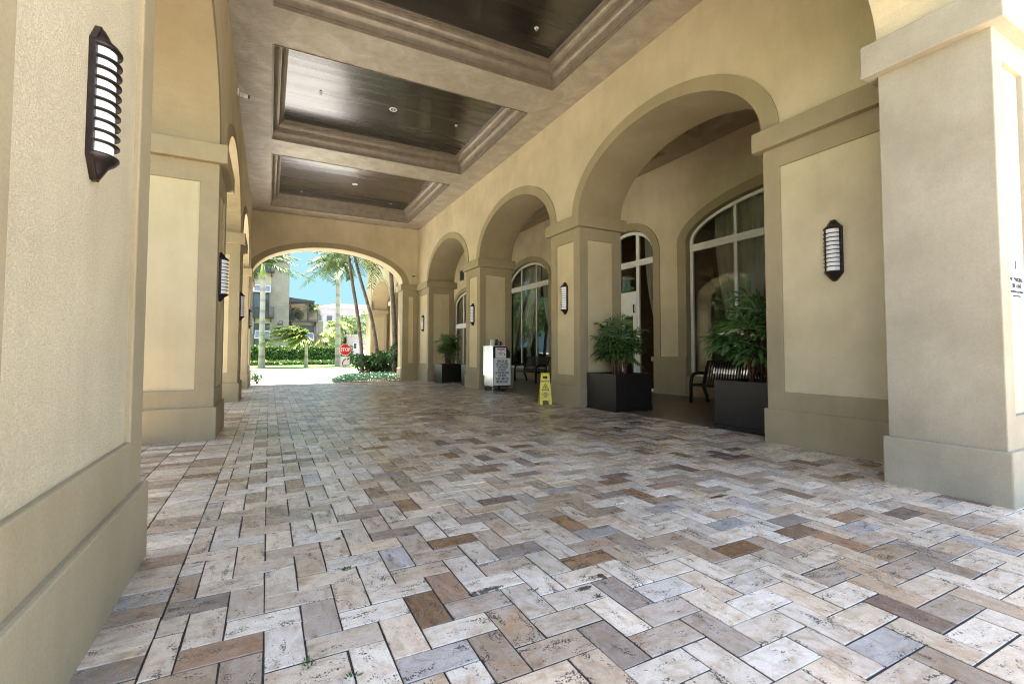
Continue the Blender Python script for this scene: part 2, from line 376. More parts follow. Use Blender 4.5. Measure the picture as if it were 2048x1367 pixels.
# ------------------------------------------------------------------ ground, road, lawn
m=MB()
m.box(-400,400,-200,600,-3,GZ-.02)
tag(m.build('ground',M['concrete']),kind='structure')
m=MB(); m.box(-70,90,21.9,36.0,-.5,GZ)
tag(m.build('road',M['road']),kind='structure')
m=MB(); m.box(-14,-2.27,9.5,21.9,-.5,GZ)
tag(m.build('bounce_ground',M['bounce_ground']),kind='structure')  # unseen pale ground added to bounce daylight into the arcade
m=MB(); m.box(-70,90,36.0,36.22,-.5,GZ+.06)
tag(m.build('kerb',M['kerb'],bevel=.02),kind='structure')
m=MB(); m.box(-70,14,36.22,62,-.5,GZ+.05)
tag(m.build('lawn',M['lawn']),kind='structure')
m=MB()
for cx,cy,r in ((-.5,42.2,1.3),(2.65,40.7,.9),(5.4,43.4,1.2)):
    m.prism([(cx+r*math.cos(k*R(20)),cy+r*.8*math.sin(k*R(20))) for k in range(18)],lambda a,b,w:(a,b,w),-.4,GZ+.065)
tag(m.build('soil',M['mulch']),kind='structure')
m=MB(); m.prism([(2.55,21.12),(6.5,21.12),(6.5,35),(5.8,35),(4.4,27.2),(3.55,24.9),(2.7,22.6)],lambda a,b,w:(a,b,w),-.5,GZ+.03)
tag(m.build('planting_bed_soil',M['mulch']),kind='structure')
m=MB(); m.box(-60,-14.02,-30,36.,-.5,GZ+.05)
tag(m.build('side_lawn',M['lawn']),kind='structure')
m=MB(); m.box(-14,-2.27,-8,9.4,-.5,GZ+.05)
tag(m.build('unseen_dark_bed',M['mulch']),kind='structure')  # unseen dark ground added to cut bounce onto the left pillars

# pavers: herringbone field with a soldier border on the left
def pavement():
    u=.1522; x0=.004; yb=2.646
    V=[];F=[];C=[];Rn=[];MI=[]
    pal=[((.80,.69,.55),.38),((.71,.58,.435),.24),((.57,.45,.335),.15),((.47,.37,.275),.085),((.38,.31,.25),.05),((.26,.17,.115),.05),((.39,.25,.165),.03),((.52,.47,.42),.03)]
    rnd=random.Random(8)
    def pick(x,y):
        # browner stones are picked more often towards the middle and the far right of the drive
        k=max(0.,min(1.,(y-4.5)/5.))*max(0.,min(1.,(x-.5)/3.))
        r=rnd.random()
        ws=[w*(1-.78*k) if i==0 else w*(1-.3*k) if i==1 else w*(1+2.4*k) for i,(c,w) in enumerate(pal)]
        r*=sum(ws)
        for (c,_),w in zip(pal,ws):
            r-=w
            if r<=0: break
        j=rnd.uniform(.84,1.12); w=rnd.uniform(-.025,.025)
        return (c[0]*j+w,c[1]*j,c[2]*j-w)
    def paver(xa,xb,ya,yb_,along_x):
        gap=.0040; bv=.0022
        a,b,c,d=xa+gap,xb-gap,ya+gap,yb_-gap
        if b-a<.03 or d-c<.03: return
        n=len(V); zj=rnd.uniform(-.0016,.0016)
        jit=[(rnd.uniform(-.0022,.0022),rnd.uniform(-.0022,.0022)) for _ in range(4)]
        cor=[(a,c),(b,c),(b,d),(a,d)]
        for inset,dz in ((bv,0.),(0.,-.0024),(0.,-.03)):
            for (x,y),(jx,jy),(sx,sy) in zip(cor,jit,((1,1),(-1,1),(-1,-1),(1,-1))):
                X=x+jx+sx*inset; Y=y+jy+sy*inset
                V.append((X,Y,floor_z(X,Y)+zj+dz))
        F.append((n,n+1,n+2,n+3))
        for l in (0,4):
            for k in range(4):
                k2=(k+1)%4
                F.append((n+l+4+k,n+l+4+k2,n+l+k2,n+l+k))
        col=pick((a+b)/2,(c+d)/2); rr=(rnd.random(),rnd.random(),1. if along_x else 0.)
        for _ in range(9): C.append(col); Rn.append(rr); MI.append(0)
    bx=-.41; 
    ii0=int(math.floor((bx-x0)/u))-1
    for i in range(ii0,62):
        for j in range(-36,124):
            k=(i-j)%4
            X=x0+i*u; Y=yb+j*u
            if k==1: r=(X,X+2*u,Y,Y+u,True)
            elif k==0: r=(X,X+u,Y,Y+2*u,False)
            else: continue
            a,b,c,d,o=r
            xmax=6.33 if c>1.3 else 9.2
            if b<=bx or a>=xmax or c>=21.0 or d<-2.5: continue
            a=max(a,bx); b=min(b,xmax); d=min(d,21.0)
            if b-a<.04 or d-c<.04: continue
            paver(a,b,c,d,o)
    for q in range(6):                                  # soldier courses
        xb_=bx-q*.305; xa=xb_-.305
        off=rnd.uniform(0,.07)
        j=0; y=-2.5+off
        while y<20.99:
            paver(xa,xb_,y,min(y+u,21.0),True); y+=u
    # joints sheet
    xs=[-2.26,-1.,0.,2,4,6.33]; ys=[-2.6]+[i*.75 for i in range(-2,28)]+[21.02]
    n=len(V)
    for y in ys:
        for x in xs: V.append((x,y,floor_z(x,y)-.0046))
    for j in range(len(ys)-1):
        for i in range(len(xs)-1):
            F.append((n+j*6+i,n+j*6+i+1,n+(j+1)*6+i+1,n+(j+1)*6+i)); C.append((.05,.05,.05)); Rn.append((0,0,0)); MI.append(1)
    n=len(V); V.extend([(6.33,-2.6,-.0046),(9.3,-2.6,-.0046),(9.3,1.42,-.0046),(6.33,1.42,-.0046)])
    F.append((n,n+1,n+2,n+3)); C.append((.05,.05,.05)); Rn.append((0,0,0)); MI.append(1)
    # edge down to the ground
    for (p,q) in (((-2.26,21.02),(6.33,21.02)),((-2.26,-2.6),(-2.26,21.02)),((-2.26,-2.6),(9.3,-2.6))):
        n=len(V)
        for (x,y),z in ((p,0),(q,0),(q,1),(p,1)): V.append((x,y,(floor_z(x,y)-.0046) if not z else -.4))
        F.append((n,n+1,n+2,n+3)); C.append((.2,.2,.2)); Rn.append((0,0,0)); MI.append(1)
    me=bpy.data.meshes.new('pavement'); me.from_pydata(V,[],F)
    me.materials.append(M['paver']); me.materials.append(M['joint'])
    me.polygons.foreach_set('material_index',MI)
    a=me.attributes.new('pcol','FLOAT_COLOR','FACE'); b=me.attributes.new('prnd','FLOAT_COLOR','FACE')
    fl=[]; f2=[]
    for c in C: fl+=[max(0,c[0]),max(0,c[1]),max(0,c[2]),1.]
    for c in Rn: f2+=[c[0],c[1],c[2],1.]
    a.data.foreach_set('color',fl); b.data.foreach_set('color',f2)
    me.update(); o=bpy.data.objects.new('pavement',me); COL.objects.link(o); tag(o,kind='structure')
pavement()
m=MB(); m.box(6.335,XF+.02,Y0-.05,26.5,-.4,-.004)
tag(m.build('gallery_floor',M['tilefloor']),kind='structure')

# weeds in the joints
m=MB(); rw=random.Random(5)
for (x,y) in ((.155,2.03),(.16,2.00),(.30,1.86),(.416,2.78),(.40,2.77),(1.22,2.10),(1.85,2.12),(1.47,1.9)):
    for k in range(14):
        a=rw.uniform(0,6.28); r=rw.uniform(0,.025); l=rw.uniform(.008,.022)
        px,py=x+r*math.cos(a),y+r*math.sin(a)*.6; d=(math.cos(a)*l,math.sin(a)*l)
        m.face([(px-d[1]*.25,py+d[0]*.25,0),(px+d[1]*.25,py-d[0]*.25,0),(px+d[0],py+d[1],rw.uniform(.004,.012))])
tag(m.build('weeds',M['shrub']),'tiny green weeds sprouting in the paver joints','weeds',kind='stuff')

# ------------------------------------------------------------------ piers
def pier(name,label,x0,x1,y0,y1,c0,c1,rec,mats=('trim','trim','panel_fine'),zb=ZB,group='stucco piers of the porch',zr=None,cap=True,coarse=()):
    """rec: {'-x':(lo,hi)} recessed panel spans along the face; base, shaft, capital, panels"""
    cx,cy=(x0+x1)/2,(y0+y1)/2
    t=thing(name,label,'pillar',(cx,cy,0),0,group)
    ms,mb_,mp=M[mats[0]],M[mats[1]],M[mats[2]]
    X0,X1,Ya,Yb=x0-cx,x1-cx,y0-cy,y1-cy
    b=MB(); e=.035; b.box(X0-e,X1+e,Ya-e,Yb+e,-.4,zb); b.build('base',mb_,t,bevel=.014)
    if cap:
        b=MB(); e=.1; b.box(X0-e,X1+e,Ya-e,Yb+e,c0,c1); b.build('capital',ms,t,bevel=.010)
    s=MB(); z0,z1=zb,c0
    rz0,rz1=zr or (zb+.235,c0-.27); D=.028
    for f in ('-x','+x','-y','+y'):
        if f=='-x': fn=lambda a,z,d: (X0+d,a,z); lo,hi=Ya,Yb
        elif f=='+x': fn=lambda a,z,d: (X1-d,a,z); lo,hi=Ya,Yb
        elif f=='-y': fn=lambda a,z,d: (a,Ya+d,z); lo,hi=X0,X1
        else: fn=lambda a,z,d: (a,Yb-d,z); lo,hi=X0,X1
        if f not in rec:
            s.face([fn(lo,z0,0),fn(hi,z0,0),fn(hi,z1,0),fn(lo,z1,0)]); continue
        o=cy if f[1]=='x' else cx
        pl,ph=rec[f][0]-o,rec[f][1]-o
        dd=rec[f][2] if len(rec[f])>2 else D
        O=[(lo,z0),(hi,z0),(hi,z1),(lo,z1)]; I=[(pl,rz0),(ph,rz0),(ph,rz1),(pl,rz1)]
        for k in range(4):
            k2=(k+1)%4
            s.face([fn(*O[k],0),fn(*O[k2],0),fn(*I[k2],0),fn(*I[k],0)])
            s.face([fn(*I[k],0),fn(*I[k2],0),fn(*I[k2],dd+.02),fn(*I[k],dd+.02)])
        p=MB(); p.face([fn(*I[0],dd),fn(*I[1],dd),fn(*I[2],dd),fn(*I[3],dd)])
        p.face([fn(*q,dd+.015) for q in I[::-1]])
        for k in range(4):
            k2=(k+1)%4; p.face([fn(*I[k],dd),fn(*I[k2],dd),fn(*I[k2],dd+.015),fn(*I[k],dd+.015)])
        p.build('panel',M['panel'] if f in coarse else mp,t)
    s.build('shaft',ms,t,bevel=.009)
    return t
# near right jamb, the long pier beside it, and the right arcade
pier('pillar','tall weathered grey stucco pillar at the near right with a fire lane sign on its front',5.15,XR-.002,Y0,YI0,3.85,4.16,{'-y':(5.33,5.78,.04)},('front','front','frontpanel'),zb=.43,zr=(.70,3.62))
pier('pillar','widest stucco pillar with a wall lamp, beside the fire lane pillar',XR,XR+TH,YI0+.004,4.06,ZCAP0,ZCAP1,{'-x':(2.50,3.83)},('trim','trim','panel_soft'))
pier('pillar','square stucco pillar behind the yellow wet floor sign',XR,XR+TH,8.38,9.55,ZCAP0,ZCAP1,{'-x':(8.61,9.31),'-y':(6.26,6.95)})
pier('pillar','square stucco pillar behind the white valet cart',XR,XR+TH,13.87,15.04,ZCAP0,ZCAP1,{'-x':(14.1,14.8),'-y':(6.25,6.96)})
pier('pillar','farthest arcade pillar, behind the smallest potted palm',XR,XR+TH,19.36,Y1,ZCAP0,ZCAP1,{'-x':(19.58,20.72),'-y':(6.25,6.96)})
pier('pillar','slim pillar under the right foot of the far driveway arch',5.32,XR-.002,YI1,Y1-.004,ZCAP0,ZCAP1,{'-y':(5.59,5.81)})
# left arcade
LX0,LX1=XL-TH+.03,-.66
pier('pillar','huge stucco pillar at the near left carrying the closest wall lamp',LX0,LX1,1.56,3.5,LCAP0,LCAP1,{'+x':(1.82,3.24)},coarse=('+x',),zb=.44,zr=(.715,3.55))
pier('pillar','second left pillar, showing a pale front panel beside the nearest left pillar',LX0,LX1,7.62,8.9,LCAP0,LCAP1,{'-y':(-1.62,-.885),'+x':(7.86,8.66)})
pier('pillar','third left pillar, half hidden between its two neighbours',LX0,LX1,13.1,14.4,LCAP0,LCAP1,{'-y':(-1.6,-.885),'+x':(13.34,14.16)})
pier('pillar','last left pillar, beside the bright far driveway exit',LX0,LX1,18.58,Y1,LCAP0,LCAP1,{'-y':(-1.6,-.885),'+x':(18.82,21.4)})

# ------------------------------------------------------------------ walls with arched openings
def ell(half,rise,n=40):
    return [(half*math.cos(math.pi-math.pi*k/n),rise*math.sin(math.pi*k/n)) for k in range(n+1)]
def arch_wall(m,fn,u0,u1,w0,w1,z0,z1,ops,n=40,ends=True):
    """fn(u,w,z); ops: (centre, half, sill, spring, rise); material 0 faces, 1 reveals"""
    def quad(ua,ub,za,zb,zc,zd,mi=0):   # za..zb at ua, zc..zd at ub
        for w in (w0,w1): m.face([fn(ua,w,za),fn(ub,w,zc),fn(ub,w,zd),fn(ua,w,zb)],mi)
    u=u0
    for c,h,si,sp,ri in sorted(ops):
        if c-h>u+1e-6: quad(u,c-h,z0,z1,z0,z1)
        pts=[(c+a,sp+b) for a,b in ell(h,ri,n)]
        for (ua,za),(ub,zb) in zip(pts,pts[1:]):
            quad(ua,ub,za,z1,zb,z1)
            m.face([fn(ua,w0,za),fn(ub,w0,zb),fn(ub,w1,zb),fn(ua,w1,za)],1,True)
            if si>z0+1e-6: quad(ua,ub,z0,si,z0,si)
        if si>z0+1e-6: m.face([fn(c-h,w0,si),fn(c+h,w0,si),fn(c+h,w1,si),fn(c-h,w1,si)],1)
        if sp>max(si,z0)+1e-6:
            zz=max(si,z0)
            for uu in (c-h,c+h): m.face([fn(uu,w0,zz),fn(uu,w1,zz),fn(uu,w1,sp),fn(uu,w0,sp)],1)
        u=c+h
    if u<u1-1e-6: quad(u,u1,z0,z1,z0,z1)
    if ends:
        for uu in (u0,u1): m.face([fn(uu,w0,z0),fn(uu,w1,z0),fn(uu,w1,z1),fn(uu,w0,z1)])
    m.face([fn(u0,w0,z1),fn(u1,w0,z1),fn(u1,w1,z1),fn(u0,w1,z1)])
def arch_band(fn,c,half,spring,rise,wid,w0,w1,leg=None,n=44,crown=None):
    """raised trim round an arch, optional legs down to z=leg"""
    m=MB(); e=.004; inn=[(c+a,spring+b) for a,b in ell(half-e,rise-e,n)]; out=[(c+a,spring+b) for a,b in ell(half+wid,rise+(crown or wid*.85),n)]
    if leg is not None:
        inn=[(inn[0][0],leg)]+inn+[(inn[-1][0],leg)]; out=[(out[0][0],leg)]+out+[(out[-1][0],leg)]
    for i in range(len(inn)-1):
        a,b,c_,d=inn[i],inn[i+1],out[i+1],out[i]
        for w in (w0,w1): m.face([fn(a[0],w,a[1]),fn(b[0],w,b[1]),fn(c_[0],w,c_[1]),fn(d[0],w,d[1])])
        m.face([fn(a[0],w0,a[1]),fn(b[0],w0,b[1]),fn(b[0],w1,b[1]),fn(a[0],w1,a[1])],0,True)
        m.face([fn(d[0],w0,d[1]),fn(c_[0],w0,c_[1]),fn(c_[0],w1,c_[1]),fn(d[0],w1,d[1])],0,True)
    for a,d in ((inn[0],out[0]),(inn[-1],out[-1])):
        m.face([fn(a[0],w0,a[1]),fn(d[0],w0,d[1]),fn(d[0],w1,d[1]),fn(a[0],w1,a[1])])
    return m
FY=lambda x: (lambda u,w,z:(x+w,u,z))      # wall running along y, depth +x
FX=lambda y: (lambda u,w,z:(u,y+w,z))      # wall running along x, depth +y
ZT=7.9
m=MB(); ops=[(6.22,2.16,0,ZCAP1,1.31),(11.71,2.16,0,ZCAP1,1.31),(17.2,2.16,0,ZCAP1,1.31)]
arch_wall(m,FY(XR),Y0,Y1,0,TH,ZCAP1,ZT,ops)
ar=tag(m.build('arcade_wall',[M['wall'],M['trim']]),'cream stucco upper wall with three arches opening to the lobby gallery','wall')
for c,h,s,sp,r in ops:
    arch_band(FY(XR),c,h,sp+.002,r,.25,-.022,.05).build('arch_trim',M['trim'],ar)
m=MB(); ops=[(5.56,2.06,0,LCAP1,1.28),(11.0,2.1,0,LCAP1,1.28),(16.49,2.09,0,LCAP1,1.28)]
arch_wall(m,FY(XL-TH),Y0,Y1,0,TH,LCAP1,ZT,ops)
al=tag(m.build('arcade_wall',[M['wall'],M['trim']]),'shaded stucco upper wall with three arches open to the street side','wall')
for c,h,s,sp,r in ops:
    arch_band(FY(XL),c,h,sp+.002,r,.24,-.05,.022).build('arch_trim',M['trim'],al)
m=MB(); arch_wall(m,FX(YI1),XL+.002,XR-.002,0,Y1-YI1,ZCAP1,ZT,[(2.33,2.99,0,ZCAP1,1.33)],60,False)
we=tag(m.build('end_wall',[M['wall'],M['wall']]),'stucco end wall pierced by the wide arch to the street','wall')
arch_band(FX(YI1),2.33,2.99,ZCAP1+.002,1.33,.28,-.022,.05,n=60,crown=.22).build('arch_trim',M['trim'],we)
m=MB(); arch_wall(m,FX(Y0),XL+.002,XR-.002,0,YI0-Y0,4.16,ZT,[(2.245,2.905,0,4.16,1.40)],60,False)
tag(m.build('entrance_wall',[M['outwall'],M['wall']]),'stucco wall above the near entrance arch, resting on the fire lane pillar','wall')

# ------------------------------------------------------------------ coffered ceilings
def coffer_ceiling(name,label,x0,x1,y0,y1,z,cof,depth,prof,thick=.9,mats=('beam','mould','ceilpanel')):
    root=MB(); ys=sorted({y0,y1,*[c[2] for c in cof],*[c[3] for c in cof]}); 
    for a,b in zip(ys,ys[1:]):
        c=[c for c in cof if c[2]<=a+1e-6 and c[3]>=b-1e-6]
        spans=[(x0,x1)] if not c else [(x0,c[0][0]),(c[0][1],x1)]
        for p,q in spans: root.face([(p,a,z),(q,a,z),(q,b,z),(p,b,z)])
    zt=z+thick
    root.face([(x0,y0,zt),(x1,y0,zt),(x1,y1,zt),(x0,y1,zt)])
    for p,q in (((x0,y0),(x1,y0)),((x1,y0),(x1,y1)),((x1,y1),(x0,y1)),((x0,y1),(x0,y0))):
        root.face([(*p,z),(*q,z),(*q,zt),(*p,zt)])
    o=tag(root.build(name,M[mats[0]]),label,'ceiling')
    for a,b,c,d in cof:
        mm=MB()
        rings=[[(a+i,c+i,z+h),(b-i,c+i,z+h),(b-i,d-i,z+h),(a+i,d-i,z+h)] for i,h in prof]
        for r1,r2 in zip(rings,rings[1:]):
            for k in range(4):
                k2=(k+1)%4; mm.face([r1[k],r1[k2],r2[k2],r2[k]])
        mo=mm.build('moulding',M[mats[1]],o)
        i,h=prof[-1]
        p=MB(); p.box(a+i-.03,b-i+.03,c+i-.03,d-i+.03,z+h-.002,z+h+.04); p.build('panel',M[mats[2]],mo)
    return o
PROF=[(-.004,-.012),(.012,-.012),(.016,.04),(.036,.045),(.040,.075),(.046,.11),(.056,.145),(.072,.18),(.094,.21),(.12,.228),(.145,.235),(.147,.262),(.17,.265),(.173,.29),(.186,.325),(.207,.36),(.236,.385),(.262,.395),(.265,.425),(.285,.43),(.288,.46)]
coffer_ceiling('coffered_ceiling','brown glazed driveway ceiling with three dark glossy coffers',XL,XR,YI0,YI1,ZC,[(-.05,5.29,3.0,8.30),(-.05,5.29,9.37,13.66),(-.05,5.29,14.70,20.0)],.46,PROF)
coffer_ceiling('gallery_ceiling','low lit coffered ceiling over the lobby gallery',XR+TH,XF,YI0,Y1,6.72,[(7.75,9.70,3.2,8.3),(7.75,9.70,9.4,13.9),(7.75,9.70,15.0,20.6)],.3,[(i*.8,h*.55) for i,h in PROF],mats=('gallerypaint','gallerypaint','gallerypanel'))
m=MB(); m.box(XL-TH-.4,XF+9,Y0-.25,Y1+.25,ZT,ZT+.5)
tag(m.build('porch_roof',M['outwall']),'flat roof slab above the whole porch','roof')

# ------------------------------------------------------------------ lobby facade with windows
m=MB()
FO=[(6.22,3.0,.55,4.25,.93),(11.71,1.25,0,4.2,.92),(18.3,1.9,.45,4.22,1.0),(25.6,2.0,.1,4.0,.78)]
arch_wall(m,FY(XF),Y0,37.5,0,.32,-.2,8.4,[(c,h,max(s,.001),sp,r) for c,h,s,sp,r in FO])
fac=tag(m.build('lobby_wall',[M['wall'],M['trim']]),'cream lobby wall with tall arched windows behind the gallery','wall')
for (c,h,s,sp,r),leg in zip(FO,(1.07,1.07,1.07,.8)):
    arch_band(FY(XF),c,h,sp,r,.30 if h>2 else .26,-.024,.03,leg=leg).build('arch_trim',M['trim'],fac)
d=MB()
for a,b in ((Y0+.9,3.22),(9.22,10.46),(12.96,16.4),(20.2,23.6)):
    d.box(XF-.05,XF+.02,a,b,-.3,.93)
d.build('dado',M['trim'],fac,bevel=.008)
d=MB()
for a,b in ((Y0+.9,3.24),(9.18,10.50),(12.92,16.44),(20.16,23.64)):
    d.box(XF-.10,XF+.02,a,b,.93,1.07)
d.build('dado_cap',M['trim'],fac,bevel=.008)
d=MB()
for a,b,z in ((3.22,9.22,.55),(16.4,20.2,.45)): d.box(XF-.03,XF+.01,a,b,-.3,z-.002)
d.build('apron',M['trim'],fac)
def window(c,h,si,sp,ri,mull,tr,door=None,mat='white',thick=.09):
    fn=FY(XF+.13); hh=h-.035; rr=ri-.035
    fr=arch_band(fn,c,hh-thick,sp,rr-thick,thick,-.02,.05,leg=si+.002,crown=thick)
    fr.box(XF+.11,XF+.18,c-hh,c+hh,si+.004,si+.09)
    w=fr.build('window',M[mat],fac)
    t0,t1=tr
    b=MB(); b.box(XF+.095,XF+.185,c-hh+.02,c+hh-.02,t0,t0+(t1-t0)*.52); b.box(XF+.105,XF+.185,c-hh+.02,c+hh-.02,t0+(t1-t0)*.56,t1); b.build('transom',M[mat],w)
    for y,wd in mull:
        zt=sp+rr*math.sqrt(max(0,1-((y-c)/hh)**2))-.02
        b=MB(); b.box(XF+.112,XF+.182,y-wd/2,y+wd/2,si+.05,zt); b.build('mullion',M[mat],w)
    p=MB(); pts=[(c-hh+.03,si+.03)]+[(c+a,sp+bb) for a,bb in ell(hh-.03,rr-.03,36)]+[(c+hh-.03,si+.03)]
    p.face([(XF+.15,a,bb) for a,bb in pts]); p.build('pane',M['glass'],w)
    return w
window(*FO[0],[(7.75,.085),(6.28,.085),(4.81,.085)],(3.98,4.17))
w2=window(*FO[1],[(11.27,.13),(12.15,.13)],(3.93,4.12))
b=MB()                                                    # entrance door leaf in its frame
b.box(XF+.10,XF+.19,11.335,12.085,3.02,3.14); b.box(XF+.10,XF+.16,11.335,11.49,.02,3.02); b.box(XF+.10,XF+.16,11.93,12.085,.02,3.02)
b.box(XF+.10,XF+.16,11.49,11.93,2.36,3.02); b.box(XF+.10,XF+.16,11.49,11.93,.02,.40)
dl=b.build('door',M['white'],fac,bevel=.005)
b=MB(); b.box(XF+.045,XF+.075,11.40,11.425,2.45,2.72); b.tube([(XF+.1,11.41,2.48),(XF+.05,11.41,2.48)],.01); b.tube([(XF+.1,11.41,2.69),(XF+.05,11.41,2.69)],.01)
b.tube([(XF+.03,11.95,.95),(XF+.03,11.95,1.35)],.014); b.tube([(XF+.03,11.95,1.0),(XF+.1,11.95,1.0)],.01); b.tube([(XF+.03,11.95,1.3),(XF+.1,11.95,1.3)],.01)
b.build('handle',M['bronze'],dl)
window(*FO[2],[(17.62,.085),(18.98,.085)],(4.02,4.24))
window(*FO[3],[(25.0,.10),(26.3,.10)],(2.62,2.90))
v=MB()
for k in range(7): v.bar((XF-.03,25.95,5.52+k*.085),(XF-.03,26.55,5.52+k*.085),.05,.012,0,(.6,0,.8))
v.box(XF-.02,XF+.0,25.95,26.55,5.48,6.10,1)
tag(v.build('air_vent',[M['darkmetal'],M['black']]),'dark louvred air vent high on the lobby wall','vent')
# gallery end wall at the near side and lobby interior
m=MB(); m.box(XR+TH+.002,XF-.002,Y0+.05,YI0,-.3,ZT); tag(m.build('gallery_end_wall',M['wall']),'plain stucco wall closing the near end of the gallery','wall')
m=MB(); x0,x1,y0,y1,z0,z1=XF+.33,17.5,Y0+.2,37.3,-.02,6.6
m.face([(x1,y0,z0),(x1,y1,z0),(x1,y1,z1),(x1,y0,z1)]); m.face([(x0,y0,z0),(x1,y0,z0),(x1,y0,z1),(x0,y0,z1)]); m.face([(x0,y1,z0),(x1,y1,z0),(x1,y1,z1),(x0,y1,z1)])
m.box(x1+.01,x1+.3,y0-.2,y1+.2,z0-.2,ZT); m.box(x0,x1+.3,y0-.2,y0-.01,z0-.2,ZT); m.box(x0,x1+.3,y1+.01,y1+.2,z0-.2,ZT)
for yy in (14.2,21.4): m.box(x0+1.6,x1,yy,yy+.2,z0,z1)
tag(m.build('lobby_room_wall',M['lobby']),kind='structure')
m=MB(); m.box(x0-.31,x1,y0,y1,-.3,-.02); tag(m.build('lobby_floor',M['lobbyfloor']),kind='structure')
m=MB(); m.box(x0,x1+.3,y0-.2,y1+.2,6.6,6.9); tag(m.build('lobby_room_ceiling',M['lobby']),kind='structure')
def curtain(label,ya,yb,ytie,zt,ztie,x=XF+.40,flare=.45):
    m=MB(); nu,nv=56,40; g_=[]
    for j in range(nv+1):
        v=j/nv; z=zt*(1-v)+.08*v
        if z>ztie: k=((zt-z)/(zt-ztie))**2.2; wl=1-.84*k
        else: k=1.; wl=.16+.22*min(1,(ztie-z)/1.2)
        row=[]
        for i in range(nu+1):
            u=i/nu; yy=ya+(yb-ya)*u
            side=ytie
            y=side+(yy-side)*wl
            if z>ztie: y+=0
            row.append((x+.045*math.sin(u*40+1.2*v)*(.6+.4*wl)+.02*math.sin(u*93),y,z))
        g_.append(row)
    for j in range(nv):
        for i in range(nu):
            m.face([g_[j][i],g_[j][i+1],g_[j+1][i+1],g_[j+1][i]],0,True)
    o=m.build('curtain',M['curtain'],merge=True)
    for p in o.data.polygons: p.use_smooth=True
    s=o.modifiers.new('cloth','SOLIDIFY'); s.thickness=.006
    return tag(o,label,'curtain','sheer curtains behind the lobby windows')
curtain('sheer curtain sweeping aside behind the glass entrance door sidelight',10.5,11.25,10.5,4.9,1.55)
curtain('sheer curtain hanging behind the middle of the window over the nearest bench',7.05,8.6,7.75,5.1,.9)
curtain('sheer curtain tied back behind the lobby window pane hidden by the widest pillar',3.3,5.2,5.0,5.0,1.6)
curtain('sheer curtain drawn to the left behind the window past the yellow sign',17.7,19.2,18.9,5.1,1.3)
curtain('sheer curtain sweeping to the right edge of the window past the yellow sign',16.45,17.6,16.45,5.0,1.4)
curtain('straight curtain behind the sunlit far lobby window',24.0,25.4,24.2,4.6,.6)
# lobby furniture glimpsed through the glass
t=thing('armchair','orange armchair seen through the window behind the nearest bench','armchair',(11.6,7.75,0))
b=MB(); b.box(-.38,.38,-.36,.36,.16,.44); b.build('seat',M['orange'],t,bevel=.05,seg=3)
b=MB(); b.box(.22,.40,-.36,.36,.45,1.30); b.build('backrest',M['orange'],t,bevel=.06,seg=3)
for sy in (-1,1):
    b=MB(); b.box(-.38,.2,sy*.42-.06,sy*.42+.06,.16,.66); b.build('armrest',M['orange'],t,bevel=.04,seg=3)
    for sx in (-1,1):
        b=MB(); b.tube([(sx*.3,sy*.3,0),(sx*.3,sy*.3,.17)],[.018,.028]); b.build('leg',M['bronze'],t)
lamp=thing('pendant_lamp','small warm pendant lamp glowing deep inside the lobby','lamp',(14.6,7.55,2.55),0,'pendant lamps inside the lobby')
b=MB(); b.sphere((0,0,0),.05); b.build('bulb',M['emitwarm'],lamp)
b=MB(); b.lathe([(.02,.14),(.035,.12),(.075,.05),(.085,-.01)],16); b.build('lamp_shade',M['bronze'],lamp)
b=MB(); b.tube([(0,0,.13),(0,0,4.02)],.006,6); b.build('cord',M['black'],lamp)
for p in ((14.6,6.9,2.5),(14.9,6.35,2.9)): dup(lamp,lamp['label'],p)

# ------------------------------------------------------------------ wall lamps
def make_sconce():
    t=thing('wall_lamp','','wall lamp',(0,0,0),0,'louvred bronze wall lamps on the pillars')
    f=lambda a,b,w:(w,a,b)
    m=MB(); m.prism([(-.10,-.275),(-.02,-.372),(.02,-.372),(.10,-.275),(.10,.275),(.02,.372),(-.02,.372),(-.10,.275)],f,.0,.035); m.build('backplate',M['bronze'],t,bevel=.004)
    m=MB(); m.lathe([(.072,-.255),(.072,.255)],28,0,lambda p:(p[0]+.03,p[1],p[2]),-math.pi/2,math.pi/2); m.build('diffuser',M['opal'],t)
    m=MB()
    for k in range(9):
        z=-.2+k*.05; pr=[(.07,z-.0028),(.104,z-.0028),(.104,z+.0028),(.07,z+.0028)]
        m.lathe(pr+[pr[0]],24,0,lambda p:(p[0]+.025,p[1],p[2]),-math.pi/2,math.pi/2)
    m.build('louvres',M['bronze'],t)
    for s,nm in ((1,'top_cap'),(-1,'bottom_cap')):
        m=MB(); z=s*.255
        m.lathe([(.001,z),(.104,z),(.104,z+s*.010),(.085,z+s*.03),(.055,z+s*.05),(.04,z+s*.075),(.02,z+s*.105),(.001,z+s*.107)],24,0,lambda p:(p[0]+.025,p[1],p[2]),-math.pi/2,math.pi/2)
        m.build(nm,M['bronze'],t)
    return t
sc0=make_sconce(); PX=LX1-.028; PR=XR+.028
sc0['label']='largest and closest wall lamp, on the huge near left pillar'; sc0.location=(PX,2.57,2.27); sc0.scale=(.72,.84,.90)
for lab,loc,rz in (('wall lamp in profile on the second left pillar',(PX,8.27,2.33),0),('wall lamp in profile on the third left pillar',(PX,13.78,2.36),0),
    ('wall lamp on the last left pillar beside the far exit',(PX,20.0,2.42),0),('wall lamp on the widest right pillar beside the fire lane pillar',(PR,3.18,2.435),math.pi),
    ('wall lamp above the yellow wet floor sign',(PR,8.965,2.435),math.pi),('wall lamp on the pillar behind the valet cart',(PR,14.45,2.45),math.pi),
    ('wall lamp on the farthest right pillar beside the smallest potted palm',(PR,20.14,2.45),math.pi)):
    dup(sc0,lab,loc,rz,1.0)

